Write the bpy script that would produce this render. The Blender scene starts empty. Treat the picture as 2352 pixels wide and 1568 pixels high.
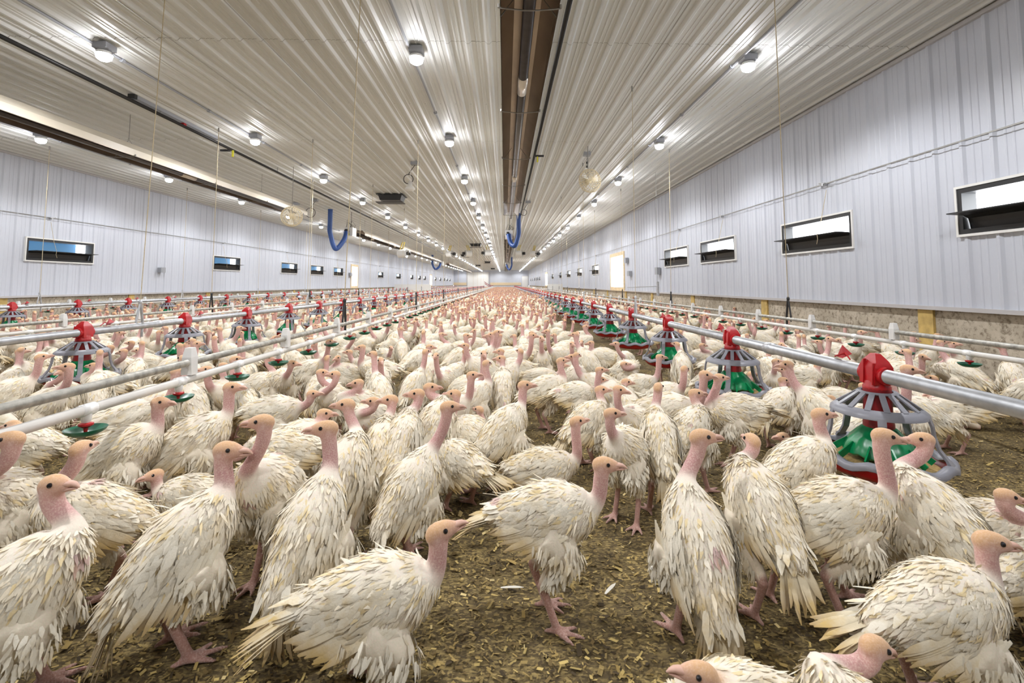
import bpy, math, random
import numpy as np
from mathutils import Vector, Matrix
random.seed(7); rng = np.random.default_rng(7)
SC = bpy.context.scene
COL = bpy.context.collection
PI = math.pi
rad = math.radians

# ------------------------------------------------------------------ camera
F = 1110.0; CX, CY = 1186.0, 575.0; HC = 0.80; ZC = 2.75
YAW = math.atan2(CX-1160.0, F)          # to the right of the barn axis
PITCH = math.atan2(652.0-CY, F)         # up
XR, XL, YEND = 3.4, -7.3, 69.0
cam = bpy.data.cameras.new('camera'); camo = bpy.data.objects.new('camera', cam); COL.objects.link(camo)
cam.sensor_width = 36.0; cam.lens = F/2352.0*36.0
cam.shift_x = -(CX-1176.0)/2352.0; cam.shift_y = -(784.0-CY)/2352.0
camo.location = (0, 0, HC); camo.rotation_euler = (PI/2+PITCH, 0, -YAW)
cam.clip_start = 0.02; cam.clip_end = 300
cam.dof.use_dof = True; cam.dof.focus_distance = 2.6; cam.dof.aperture_fstop = 9
SC.camera = camo
RM = Matrix.Rotation(-YAW, 3, 'Z') @ Matrix.Rotation(PI/2+PITCH, 3, 'X')
def ray(px, py): return RM @ Vector(((px-CX)/F, -(py-CY)/F, -1.0))
def at_z(px, py, z):
    r = ray(px, py); t = (z-HC)/r.z
    return Vector((r.x*t, r.y*t, z))
def at_y(px, py, y):
    r = ray(px, py); t = y/r.y
    return Vector((r.x*t, y, HC+r.z*t))
def at_x(px, py, x):
    r = ray(px, py); t = x/r.x
    return Vector((x, r.y*t, HC+r.z*t))
RI = np.array(RM.inverted())
def project(p):
    q = RI @ (np.array(p, float)-np.array([0, 0, HC]))
    if q[2] > -0.01: return (-9999, -9999)
    return (CX+F*q[0]/-q[2], CY-F*q[1]/-q[2])

# ------------------------------------------------------------------ helpers
class MB:
    def __init__(s): s.v = []; s.f = []; s.m = []
    def add(s, vs, fs, m=0):
        o = len(s.v); s.v.extend([tuple(map(float, p)) for p in vs])
        s.f.extend([tuple(i+o for i in f) for f in fs]); s.m.extend([m]*len(fs)); return s
    def box(s, x0, x1, y0, y1, z0, z1, m=0):
        return s.add([(x0,y0,z0),(x1,y0,z0),(x1,y1,z0),(x0,y1,z0),(x0,y0,z1),(x1,y0,z1),(x1,y1,z1),(x0,y1,z1)],
          [(0,3,2,1),(4,5,6,7),(0,1,5,4),(1,2,6,5),(2,3,7,6),(3,0,4,7)], m)
    def bar(s, a, b, w, h, m=0, up=(0,0,1)):
        a = Vector(a); b = Vector(b); t = (b-a).normalized(); u = Vector(up)
        if abs(t.dot(u)) > .98: u = Vector((1,0,0))
        sd = t.cross(u).normalized(); u = sd.cross(t)
        vs = []
        for p in (a, b):
            for (i, j) in ((-1,-1),(1,-1),(1,1),(-1,1)): vs.append(p+sd*(i*w/2)+u*(j*h/2))
        return s.add(vs, [(0,1,2,3),(7,6,5,4),(0,4,5,1),(1,5,6,2),(2,6,7,3),(3,7,4,0)], m)
    def tube(s, pts, r, n=10, m=0, cap=True):
        P = [Vector(p) for p in pts]; k = len(P)
        rr = r if isinstance(r, (list, tuple)) else [r]*k
        t0 = (P[1]-P[0]).normalized(); u = Vector((0,0,1)) if abs(t0.z) < .9 else Vector((1,0,0))
        vs = []
        for i in range(k):
            t = (P[min(i+1,k-1)]-P[max(i-1,0)]).normalized()
            sd = t.cross(u).normalized(); u = sd.cross(t).normalized()
            for j in range(n):
                a = 2*PI*j/n; vs.append(P[i]+(sd*math.cos(a)+u*math.sin(a))*rr[i])
        fs = [(i*n+j, i*n+(j+1)%n, (i+1)*n+(j+1)%n, (i+1)*n+j) for i in range(k-1) for j in range(n)]
        if cap: fs += [tuple(range(n))[::-1], tuple((k-1)*n+j for j in range(n))]
        return s.add(vs, fs, m)
    def lathe(s, prof, n=24, c=(0,0), m=0, wav=None):
        vs = []
        for (r, z) in prof:
            for j in range(n):
                a = 2*PI*j/n; dz = wav(a, r) if wav else 0
                vs.append((c[0]+r*math.cos(a), c[1]+r*math.sin(a), z+dz))
        fs = [(i*n+j, i*n+(j+1)%n, (i+1)*n+(j+1)%n, (i+1)*n+j) for i in range(len(prof)-1) for j in range(n)]
        return s.add(vs, fs, m)
    def ell(s, c, ax, n=12, k=8, m=0, R=None):
        vs = [];
        for i in range(k+1):
            th = PI*i/k
            for j in range(n):
                a = 2*PI*j/n
                p = Vector((ax[0]*math.sin(th)*math.cos(a), ax[1]*math.sin(th)*math.sin(a), ax[2]*math.cos(th)))
                if R is not None: p = R @ p
                vs.append(p+Vector(c))
        fs = [(i*n+j, (i+1)*n+j, (i+1)*n+(j+1)%n, i*n+(j+1)%n) for i in range(k) for j in range(n)]
        return s.add(vs, fs, m)
    def mesh(s, name, mats, smooth=False):
        me = bpy.data.meshes.new(name); me.from_pydata(s.v, [], s.f)
        for m in (mats if isinstance(mats, (list, tuple)) else [mats]): me.materials.append(m)
        me.polygons.foreach_set('material_index', s.m)
        if smooth: me.polygons.foreach_set('use_smooth', [True]*len(me.polygons))
        me.update(); return me
    def obj(s, name, mats, parent=None, smooth=False, loc=None):
        return link(name, s.mesh(name, mats, smooth), parent, loc)
def autosmooth(o, deg=40):
    me = o.data
    me.polygons.foreach_set('use_smooth', [True]*len(me.polygons))
    try: me.set_sharp_from_angle(angle=rad(deg))
    except Exception: pass
    return o
def link(name, me, parent=None, loc=None):
    o = bpy.data.objects.new(name, me); COL.objects.link(o)
    if parent: o.parent = parent
    if loc is not None: o.location = loc
    return o
def tag(o, label=None, cat=None, group=None, kind=None):
    if label: o['label'] = label
    if cat: o['category'] = cat
    if group: o['group'] = group
    if kind: o['kind'] = kind
    return o
def thing(name, label, cat, loc=(0,0,0), rz=0, group=None):
    o = bpy.data.objects.new(name, None); COL.objects.link(o); o.empty_display_size = .05
    o.location = loc; o.rotation_euler = (0,0,rz); return tag(o, label, cat, group)
def copy_tree(o, parent=None):
    c = o.copy(); COL.objects.link(c)
    if parent: c.parent = parent
    for ch in o.children: copy_tree(ch, c)
    return c
def ordinal(n):
    w = ['zeroth','first','second','third','fourth','fifth','sixth','seventh','eighth','ninth','tenth','eleventh','twelfth']
    if n < len(w): return w[n]
    return str(n)+('th' if 10 < n % 100 < 14 else {1:'st',2:'nd',3:'rd'}.get(n % 10, 'th'))

# ------------------------------------------------------------------ materials
def new_mat(name):
    m = bpy.data.materials.new(name); m.use_nodes = True
    nt = m.node_tree; b = nt.nodes['Principled BSDF']; return m, nt, b
def N(nt, t, **kw):
    n = nt.nodes.new(t)
    for k, v in kw.items():
        if k in n.inputs: n.inputs[k].default_value = v
        else: setattr(n, k, v)
    return n
def simple(name, col, rough=.5, metal=0, noise=0, nscale=20, bump=0, **kw):
    m, nt, b = new_mat(name)
    b.inputs['Base Color'].default_value = (*col, 1); b.inputs['Roughness'].default_value = rough; b.inputs['Metallic'].default_value = metal
    for k, v in kw.items(): b.inputs[k.replace('_', ' ')].default_value = v
    if noise or bump:
        tc = N(nt, 'ShaderNodeTexCoord'); n = N(nt, 'ShaderNodeTexNoise', Scale=nscale, Detail=5)
        nt.links.new(tc.outputs['Object'], n.inputs['Vector'])
        if noise:
            mx = N(nt, 'ShaderNodeMix', data_type='RGBA', blend_type='MULTIPLY'); mx.inputs['Factor'].default_value = 1
            cr = N(nt, 'ShaderNodeValToRGB'); cr.color_ramp.elements[0].position = .3; cr.color_ramp.elements[1].position = .65
            k = 1-noise; cr.color_ramp.elements[0].color = (k,k,k,1); cr.color_ramp.elements[1].color = (1,1,1,1)
            nt.links.new(n.outputs['Fac'], cr.inputs['Fac'])
            mx.inputs[6].default_value = (*col, 1); nt.links.new(cr.outputs['Color'], mx.inputs[7])
            nt.links.new(mx.outputs[2], b.inputs['Base Color'])
        if bump:
            bp = N(nt, 'ShaderNodeBump', Strength=bump, Distance=.002); nt.links.new(n.outputs['Fac'], bp.inputs['Height'])
            nt.links.new(bp.outputs['Normal'], b.inputs['Normal'])
    return m
def emis(name, col, s):
    m, nt, b = new_mat(name)
    b.inputs['Base Color'].default_value = (*col, 1)
    b.inputs['Emission Color'].default_value = (*col, 1); b.inputs['Emission Strength'].default_value = s
    return m
M = {}
M['galv'] = simple('galvanised_steel', (.55,.56,.58), .42, .75, .25, 30, .15)
M['galv_dirty'] = simple('dusty_galvanised_steel', (.52,.50,.45), .5, .55, .45, 45, .3)
M['pvc'] = simple('white_pvc', (.80,.77,.72), .38, 0, .12, 12)
M['clip'] = simple('translucent_clip', (.86,.85,.83), .4, 0, 0, 10, 0, Transmission_Weight=.25)
M['grey'] = simple('grey_plastic', (.23,.23,.26), .38, 0, .12, 25)
M['red'] = simple('red_plastic', (.46,.010,.014), .32, 0, .2, 30)
M['dred'] = simple('dark_red_plastic', (.30,.010,.014), .4, 0, .3, 30)
M['green'] = simple('green_plastic', (.0,.26,.085), .28, 0, .35, 30)
M['cup'] = simple('dark_green_plastic', (.005,.115,.06), .3)
M['black'] = simple('black_plastic', (.018,.018,.019), .45)
M['dark'] = simple('dark_pipe', (.035,.033,.033), .4, .3)
M['rope'] = simple('rope', (.62,.52,.34), .85, 0, .2, 60)
M['cable'] = simple('steel_cable', (.35,.34,.32), .5, .6)
M['cream'] = simple('cream_hood_face', (.86,.78,.64), .35, 0, .08, 3)
M['hood'] = simple('aluminium_reflector', (.36,.29,.23), .30, .85, .25, 3)  # brown of the mirrored litter is put into the metal's colour
M['tubepipe'] = simple('burner_tube', (.075,.065,.065), .35, .6, .2, 20)
M['band'] = simple('bright_coupling', (.75,.70,.64), .3, .8)
M['hose'] = simple('blue_hose', (.035,.09,.30), .4)
M['yellow'] = simple('yellow_label', (.75,.70,.05), .5)
M['wood'] = simple('timber', (.62,.43,.14), .7, 0, .35, 14, .3)
M['pine'] = simple('pale_pine', (.78,.62,.40), .7, 0, .2, 14)
M['boxg'] = simple('grey_box', (.33,.34,.37), .5)
M['white'] = simple('white_plastic', (.82,.81,.78), .4)
M['wire'] = simple('cream_wire', (.72,.62,.42), .5)
M['brass'] = simple('brass_valve', (.55,.42,.08), .4, .5)
M['feed'] = simple('feed_mash', (.50,.34,.13), .95, 0, .5, 120, .8)
M['bluehood'] = simple('blue_hood', (.14,.36,.58), .5)
M['whitehood'] = simple('white_hood', (.8,.78,.76), .5)
M['lamp'] = emis('lamp_glow', (.95,.96,1.0), 17)
M['daylight'] = emis('daylight_panel', (1,1,1), 2.2)

def metal_sheet(name, col, rough, stain, ax):
    m, nt, b = new_mat(name)
    tc = N(nt, 'ShaderNodeTexCoord'); mp = N(nt, 'ShaderNodeMapping'); mp.inputs['Scale'].default_value = ax
    n = N(nt, 'ShaderNodeTexNoise', Scale=1.0, Detail=6, Roughness=.6)
    nt.links.new(tc.outputs['Object'], mp.inputs['Vector']); nt.links.new(mp.outputs['Vector'], n.inputs['Vector'])
    cr = N(nt, 'ShaderNodeValToRGB'); cr.color_ramp.elements[0].position = .33; cr.color_ramp.elements[1].position = .6
    cr.color_ramp.elements[0].color = (*stain, 1); cr.color_ramp.elements[1].color = (*col, 1)
    nt.links.new(n.outputs['Fac'], cr.inputs['Fac']); nt.links.new(cr.outputs['Color'], b.inputs['Base Color'])
    b.inputs['Roughness'].default_value = rough; b.inputs['Specular IOR Level'].default_value = .45
    return m
M['ceil'] = metal_sheet('white_ceiling_steel', (.70,.71,.70), .50, (.63,.63,.61), (1.5,.25,1))
M['wall'] = metal_sheet('white_wall_steel', (.59,.615,.68), .38, (.545,.565,.63), (1,1.5,.4))
M['trimw'] = simple('wall_trim', (.52,.50,.50), .45, .1)
def concrete():
    m, nt, b = new_mat('stained_concrete')
    tc = N(nt, 'ShaderNodeTexCoord'); n = N(nt, 'ShaderNodeTexNoise', Scale=2.2, Detail=9, Roughness=.7)
    n2 = N(nt, 'ShaderNodeTexNoise', Scale=28, Detail=5, Roughness=.7)
    for x in (n, n2): nt.links.new(tc.outputs['Object'], x.inputs['Vector'])
    cr = N(nt, 'ShaderNodeValToRGB'); e = cr.color_ramp.elements
    e[0].position = .32; e[0].color = (.30,.25,.18,1); e[1].position = .6; e[1].color = (.56,.49,.39,1)
    nt.links.new(n.outputs['Fac'], cr.inputs['Fac'])
    c2 = N(nt, 'ShaderNodeValToRGB'); e = c2.color_ramp.elements
    e[0].position = .36; e[0].color = (.45,.42,.38,1); e[1].position = .5; e[1].color = (1,1,1,1)
    nt.links.new(n2.outputs['Fac'], c2.inputs['Fac'])
    mx = N(nt, 'ShaderNodeMix', data_type='RGBA', blend_type='MULTIPLY'); mx.inputs['Factor'].default_value = 1
    nt.links.new(cr.outputs['Color'], mx.inputs[6]); nt.links.new(c2.outputs['Color'], mx.inputs[7])
    nt.links.new(mx.outputs[2], b.inputs['Base Color']); b.inputs['Roughness'].default_value = .9
    return m
M['conc'] = concrete()
def litter_mat():
    m, nt, b = new_mat('wood_shaving_litter')
    tc = N(nt, 'ShaderNodeTexCoord')
    w = N(nt, 'ShaderNodeTexNoise', Scale=9, Detail=6, Roughness=.7)
    v = N(nt, 'ShaderNodeTexVoronoi', Scale=120, Randomness=1.0); v.feature = 'F1'
    mp = N(nt, 'ShaderNodeMapping'); mp.inputs['Scale'].default_value = (1, 1.8, 1); mp.inputs['Rotation'].default_value = (0,0,.6)
    nt.links.new(tc.outputs['Object'], mp.inputs['Vector']); nt.links.new(mp.outputs['Vector'], v.inputs['Vector'])
    nt.links.new(tc.outputs['Object'], w.inputs['Vector'])
    cr = N(nt, 'ShaderNodeValToRGB'); e = cr.color_ramp.elements
    e[0].position = 0.0; e[0].color = (.028,.019,.009,1); e[1].position = 1.0; e[1].color = (.42,.31,.12,1)
    x = cr.color_ramp.elements.new(.45); x.color = (.095,.066,.026,1); x = cr.color_ramp.elements.new(.75); x.color = (.20,.145,.055,1)
    sp = N(nt, 'ShaderNodeSeparateColor'); nt.links.new(v.outputs['Color'], sp.inputs['Color'])
    ma = N(nt, 'ShaderNodeMath', operation='MULTIPLY_ADD'); ma.inputs[1].default_value = .6
    m2 = N(nt, 'ShaderNodeMath', operation='MULTIPLY_ADD'); m2.inputs[1].default_value = 1.1; m2.inputs[2].default_value = -.28
    nt.links.new(w.outputs['Fac'], m2.inputs[0]); nt.links.new(sp.outputs[0], ma.inputs[0]); nt.links.new(m2.outputs[0], ma.inputs[2])
    nt.links.new(ma.outputs[0], cr.inputs['Fac']); nt.links.new(cr.outputs['Color'], b.inputs['Base Color'])
    bp = N(nt, 'ShaderNodeBump', Strength=.9, Distance=.006); nt.links.new(ma.outputs[0], bp.inputs['Height'])
    nt.links.new(bp.outputs['Normal'], b.inputs['Normal']); b.inputs['Roughness'].default_value = .95
    return m
M['litter'] = litter_mat()
def chip_mat():
    m, nt, b = new_mat('wood_chip')
    at = N(nt, 'ShaderNodeAttribute'); at.attribute_name = 'Col'
    nt.links.new(at.outputs['Color'], b.inputs['Base Color']); b.inputs['Roughness'].default_value = .9
    return m
M['chip'] = chip_mat()
def plumage_mat(name, stain, sc):
    m, nt, b = new_mat(name)
    tc = N(nt, 'ShaderNodeTexCoord'); at = N(nt, 'ShaderNodeAttribute'); at.attribute_name = 'Col'
    oi = N(nt, 'ShaderNodeObjectInfo')
    ad = N(nt, 'ShaderNodeVectorMath', operation='ADD'); sc3 = N(nt, 'ShaderNodeVectorMath', operation='SCALE'); sc3.inputs[3].default_value = 9
    cb = N(nt, 'ShaderNodeCombineXYZ'); nt.links.new(oi.outputs['Random'], cb.inputs[0]); nt.links.new(oi.outputs['Random'], cb.inputs[1])
    nt.links.new(cb.outputs[0], sc3.inputs[0]); nt.links.new(tc.outputs['Object'], ad.inputs[0]); nt.links.new(sc3.outputs[0], ad.inputs[1])
    n = N(nt, 'ShaderNodeTexNoise', Scale=sc, Detail=5, Roughness=.65); nt.links.new(ad.outputs[0], n.inputs['Vector'])
    cr = N(nt, 'ShaderNodeValToRGB'); e = cr.color_ramp.elements; e[0].position = .44; e[1].position = .66
    nt.links.new(n.outputs['Fac'], cr.inputs['Fac'])
    # alpha of Col = how strongly a spot takes stain (feather tips, wing ends, tail)
    mu = N(nt, 'ShaderNodeMath', operation='MULTIPLY'); nt.links.new(cr.outputs['Color'], mu.inputs[0]); nt.links.new(at.outputs['Alpha'], mu.inputs[1])
    mx = N(nt, 'ShaderNodeMix', data_type='RGBA', blend_type='MIX'); nt.links.new(mu.outputs[0], mx.inputs['Factor'])
    nt.links.new(at.outputs['Color'], mx.inputs[6]); mx.inputs[7].default_value = (*stain, 1)
    nt.links.new(mx.outputs[2], b.inputs['Base Color']); b.inputs['Roughness'].default_value = .85
    b.inputs['Specular IOR Level'].default_value = .15
    b.inputs['Sheen Weight'].default_value = .12
    n2 = N(nt, 'ShaderNodeTexNoise', Scale=260, Detail=2); nt.links.new(tc.outputs['Object'], n2.inputs['Vector'])
    bp = N(nt, 'ShaderNodeBump', Strength=.25, Distance=.002); nt.links.new(n2.outputs['Fac'], bp.inputs['Height']); nt.links.new(bp.outputs['Normal'], b.inputs['Normal'])
    return m
M['plume'] = plumage_mat('turkey_plumage', (.58,.41,.15), 19)
M['skin'] = plumage_mat('turkey_body', (.86,.70,.60), 330)
M['skin'].node_tree.nodes['Principled BSDF'].inputs['Sheen Weight'].default_value = .25
M['beak'] = simple('turkey_beak', (.66,.40,.31), .45, 0, .15, 60)
M['eye'] = simple('turkey_eye', (.012,.010,.012), .08)

# ------------------------------------------------------------------ the barn shell
RIB_W, RIB_C = .2286, .165
def ribbed_line(a, b, pitch, depth, extra=()):
    """profile stations (pos, out) of a ribbed steel sheet along one axis"""
    pts = []; k = math.floor(a/pitch)
    while k*pitch < b:
        c = k*pitch
        for (d, h) in ((0,0),(.018,depth),(.038,depth),(.056,0),(.056+(pitch-.056)*.30,0),(.056+(pitch-.056)*.33,depth*.22),(.056+(pitch-.056)*.40,depth*.22),(.056+(pitch-.056)*.43,0),
                       (.056+(pitch-.056)*.62,0),(.056+(pitch-.056)*.65,depth*.22),(.056+(pitch-.056)*.72,depth*.22),(.056+(pitch-.056)*.75,0)):
            p = c+d
            if a < p < b: pts.append((p, h))
        k += 1
    xs = [p[0] for p in pts]; hs = [p[1] for p in pts]
    for e in list(extra)+[a, b]: pts.append((e, float(np.interp(e, xs, hs))))
    pts.sort(); out = [pts[0]]
    for p in pts[1:]:
        if p[0]-out[-1][0] > 1e-5: out.append(p)
    return out
# ceiling (ribs run down the barn)
mb = MB(); pr = ribbed_line(XL, XR, RIB_C, .020)
for i in range(len(pr)-1):
    (x0, h0), (x1, h1) = pr[i], pr[i+1]
    mb.add([(x0,-4,ZC-h0),(x1,-4,ZC-h1),(x1,YEND,ZC-h1),(x0,YEND,ZC-h0)], [(0,1,2,3)])
mb.box(XL, XR, -4, YEND, ZC+.01, ZC+.05)
tag(mb.obj('ceiling', M['ceil']), kind='structure')
# sheet laps across the ceiling
lap = MB()
for k, yy in enumerate(np.arange(1.05, YEND, 1.36)):
    for i in range(len(pr)-1):
        (x0, h0), (x1, h1) = pr[i], pr[i+1]
        if k % 2 == 0: lap.add([(x0,yy,ZC-h0-.0015),(x1,yy,ZC-h1-.0015),(x1,yy+.006,ZC-h1-.0015),(x0,yy+.006,ZC-h0-.0015)], [(0,1,2,3)])
    if k % 2 == 1 and yy < 25:
        for x in np.arange(XL+.1, XR, RIB_C): lap.box(x+.06, x+.068, yy, yy+.008, ZC-.004, ZC-.0005)
tag(lap.obj('trim_1', M['cable']), kind='structure')
# air inlets: (side, y0, y1)
def inlet_ys(pxs, X):
    out = []
    for (a, b) in pxs:
        y = sorted((at_x(a, 600, X).y, at_x(b, 600, X).y)); out.append((y[0], y[1]))
    return out
Z0, Z1 = 1.165, 1.505
RIN = [(2.32, 3.50)] + inlet_ys([(1803,1965),(1613,1692),(1529,1582),(1361,1376),(1327,1337.5),(1303,1311),(1286,1291),(1268,1272)], XR) + [(46.5,47.7),(49.0,50.2),(51.5,52.7),(54.5,55.7),(59,60.2),(63,64.2)]
LIN = inlet_ys([(55,210),(489,550),(645,682),(713,742),(766,787.5),(868,880),(910,920),(943,949),(961,966),(973,978)], XL) + [(50.3,51.5),(54.0,55.2),(57.5,58.7),(60.5,61.7),(63.5,64.7)]
RDOOR = inlet_ys([(1403,1435),(1253,1258)], XR); LDOOR = inlet_ys([(806,822),(987,992)], XL)
DZ0, DZ1 = .60, 1.74
def wall(name, X, sgn, openings):
    """ribbed sheet wall with real openings; sgn=+1 when the room lies toward +x"""
    ed = [e for o in openings for e in (o[0], o[1])]
    pr = ribbed_line(-4, YEND, RIB_W, .014, ed); mb = MB()
    for i in range(len(pr)-1):
        (y0, h0), (y1, h1) = pr[i], pr[i+1]; ym = (y0+y1)/2
        spans = [(.61, ZC+.02)]
        for (a, b, za, zb) in openings:
            if a < ym < b: spans = [(.61, za), (zb, ZC+.02)] if za > .62 else [(zb, ZC+.02)]
        for (za, zb) in spans:
            mb.add([(X+sgn*h0,y0,za),(X+sgn*h1,y1,za),(X+sgn*h1,y1,zb),(X+sgn*h0,y0,zb)], [(0,1,2,3)])
            # outer skin so that daylight cannot leak
            mb.add([(X-sgn*.10,y0,za),(X-sgn*.10,y1,za),(X-sgn*.10,y1,zb),(X-sgn*.10,y0,zb)], [(0,1,2,3)])
    for (a, b, za, zb) in openings:
        for yy in (a, b): mb.add([(X,yy,za),(X-sgn*.10,yy,za),(X-sgn*.10,yy,zb),(X,yy,zb)], [(0,1,2,3)])
        for zz in (za, zb): mb.add([(X,a,zz),(X-sgn*.10,a,zz),(X-sgn*.10,b,zz),(X,b,zz)], [(0,1,2,3)])
    return tag(mb.obj(name, M['wall']), kind='structure')
wall('wall_right', XR, -1, [(a,b,Z0,Z1) for a,b in RIN]+[(a,b,DZ0,DZ1) for a,b in RDOOR])
wall('wall_left', XL, 1, [(a,b,Z0,Z1) for a,b in LIN]+[(a,b,DZ0,DZ1) for a,b in LDOOR])
tag(MB().box(XL-.1, XR+.1, -4.1, -4, 0, ZC+.05).obj('wall_near', M['wall']), kind='structure')
# end wall: ribbed
mb = MB(); pr = ribbed_line(XL, XR, RIB_W, .014)
for i in range(len(pr)-1):
    (x0, h0), (x1, h1) = pr[i], pr[i+1]
    mb.add([(x0,YEND-h0,0),(x1,YEND-h1,0),(x1,YEND-h1,ZC),(x0,YEND-h0,ZC)], [(3,2,1,0)])
tag(mb.obj('wall_far', M['wall']), kind='structure')
for (nm, X, s) in (('baseboard_right', XR, -1), ('baseboard_left', XL, 1)):
    x0, x1 = sorted((X-s*.12, X-s*.02)); tag(MB().box(x0, x1, -4, YEND, 0, .62).obj(nm, M['conc']), kind='structure')
tn = 2
for (X, s) in ((XR, -1), (XL, 1)):
    b = MB(); x0, x1 = sorted((X-s*.03, X+s*.022)); b.box(x0, x1, -4, YEND, .595, .625)
    tag(b.obj('trim_%d' % tn, M['trimw']), kind='structure'); tn += 1
    b = MB(); x0, x1 = sorted((X, X+s*.03)); b.box(x0, x1, -4, YEND, ZC-.045, ZC-.012)
    tag(b.obj('trim_%d' % tn, M['trimw']), kind='structure'); tn += 1
    b = MB()   # lap between upper and lower wall sheets
    b.box(*sorted((X, X+s*.0165)), -4, YEND, 1.86, 1.864)
    tag(b.obj('trim_%d' % tn, M['cable']), kind='structure'); tn += 1
    for k in range(24):
        yy = (1.42 if s < 0 else 2.35)+k*2.44
        x0, x1 = sorted((X-s*.03, X+s*.0)); b = MB(); b.box(x0, x1, yy-.07, yy+.07, 0, .60)
        tag(b.obj('trim_%d' % tn, M['wood']), kind='structure'); tn += 1
# end wall details
def far_box(nm, x0, x1, z0, z1, t, mat):
    o = MB().box(x0, x1, YEND-.02-t, YEND-.016, z0, z1).obj(nm, mat); return tag(o, kind='structure')
xa = lambda px: at_y(px, 640, YEND).x
far_box('trim_%d' % tn, xa(1037), xa(1072), .62, 1.0, .05, M['pine']); tn += 1
far_box('trim_%d' % tn, xa(1126), xa(1197), .62, 1.0, .05, M['pine']); tn += 1
d = bpy.data.objects.new('door_3', None); COL.objects.link(d); tag(d, kind='structure')
MB().box(xa(1074), xa(1122), YEND-.06, YEND-.02, 0, 2.45).obj('door_panel', M['white'], d)
b = MB(); b.box(xa(1072), xa(1124), YEND-.09, YEND-.02, 2.45, 2.55); b.box(xa(1071.5), xa(1072.5), YEND-.08, YEND-.02, 0, 2.5); b.box(xa(1123.5), xa(1124.5), YEND-.08, YEND-.02, 0, 2.5)
b.obj('door_track', M['trimw'], d)
d = bpy.data.objects.new('door_4', None); COL.objects.link(d); tag(d, kind='structure')
MB().box(xa(1199), xa(1213), YEND-.06, YEND-.02, 0, 1.9).obj('door_panel', M['white'], d)
MB().box(xa(1198), xa(1214), YEND-.07, YEND-.02, 1.9, 1.96).obj('door_lintel', M['trimw'], d)
# floor
mb = MB(); mb.box(XL-.1, XR+.1, -4, YEND, -.1, 0)
tag(mb.obj('floor', M['litter']), kind='structure')

# ------------------------------------------------------------------ air inlets in the side walls, and doors
wn = 1
def inlet(X, s, y0, y1, far, detail=True):
    global wn
    e = bpy.data.objects.new('window_%d' % wn, None); COL.objects.link(e); wn += 1
    e.location = (X, y0, Z0); L = y1-y0; H = Z1-Z0; tag(e, kind='structure')
    i = s   # toward the room
    b = MB(); t = .018
    for (ya, yb, za, zb) in ((-t,L+t,-t,0),(-t,L+t,H,H+t),(-t,0,0,H),(L,L+t,0,H)):
        b.box(*sorted((0, i*.028)), ya, yb, za, zb)
    b.obj('outer_trim', M['white'], e)
    b = MB(); t = .035
    for (ya, yb, za, zb) in ((0,L,0,t),(0,L,H-t,H),(0,t,t,H-t),(L-t,L,t,H-t)):
        b.box(*sorted((-i*.09, i*.022)), ya, yb, za, zb)
    b.obj('window_frame', M['black'], e)
    # bottom-hinged baffle flap curving out into the room
    b = MB(); n = 7; pts = []
    for k in range(n):
        a = k/(n-1); pts.append((i*(-.03+.05*a+.13*max(0,a-.35)/.65), .04+.10*min(1,a/.45)**.7+.012*a))
    vs = []
    for (x, z) in pts: vs += [(x, t+.005, z), (x, L-t-.005, z)]
    for (x, z) in pts: vs += [(x, t+.005, z-.008), (x, L-t-.005, z-.008)]
    m = 2*n
    fs = [(2*k,2*k+1,2*k+3,2*k+2) for k in range(n-1)]+[(m+2*k,m+2*k+2,m+2*k+3,m+2*k+1) for k in range(n-1)]
    fs += [(2*k,2*k+2,m+2*k+2,m+2*k) for k in range(n-1)]+[(2*k+1,m+2*k+1,m+2*k+3,2*k+3) for k in range(n-1)]
    fs += [(0,m,m+1,1), (2*n-2,2*n-1,m+2*n-1,m+2*n-2)]
    b.add(vs, fs); b.obj('baffle_flap', M['black'], e)
    if detail:
        b = MB(); yc = L*.28 if s < 0 else L*.3
        b.tube([(i*.15,yc,.155),(i*.10,yc,.30),(i*.03,yc,.62)], .003, 5)
        b.tube([(i*.15,yc,.155),(i*.152,yc-.01,.10),(i*.148,yc+.015,.05)], .003, 5)
        b.obj('pull_cord', M['rope'], e)
    # weather hood outside the opening
    b = MB(); o = -i
    D0 = .12; b.box(*sorted((o*D0, o*(.19 if s > 0 else .45))), -.03, L+.03, H, H+.02)
    if s > 0:
        b.box(*sorted((o*.18, o*.19)), -.03, L*.80+.12, -.05, H+.02); b.box(*sorted((o*D0, o*.19)), -.05, -.03, -.05, H)
        b.obj('weather_hood', M['bluehood'], e)
    else:
        b.box(*sorted((o*D0, o*.47)), L+.03, L+.05, -.1, H); b.obj('weather_hood', M['whitehood'], e)
for k, (a, b_) in enumerate(RIN): inlet(XR, -1, a, b_, k > 6, k < 6)
for k, (a, b_) in enumerate(LIN): inlet(XL, 1, a, b_, k > 6, k < 6)
dn = 1
def door(X, s, y0, y1):
    global dn
    e = bpy.data.objects.new('door_%d' % dn if dn < 3 else 'door_%d' % (dn+2), None); dn += 1
    COL.objects.link(e); e.location = (X, y0, DZ0); L = y1-y0; H = DZ1-DZ0; tag(e, kind='structure')
    b = MB(); t = .11
    for (ya, yb, za, zb) in ((0,L,0,t),(0,L,H-t,H),(0,t,t,H-t),(L-t,L,t,H-t)):
        b.box(*sorted((-s*.1, s*.03)), ya, yb, za, zb)
    b.obj('door_frame', M['pine'], e)
    o = MB().box(*sorted((-s*.07, -s*.06)), t, L-t, t, H-t).obj('door_curtain', M['daylight'], e)
    o['label'] = 'translucent white curtain glowing with daylight'
for a, b_ in RDOOR: door(XR, -1, a, b_)
for a, b_ in LDOOR: door(XL, 1, a, b_)
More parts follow.
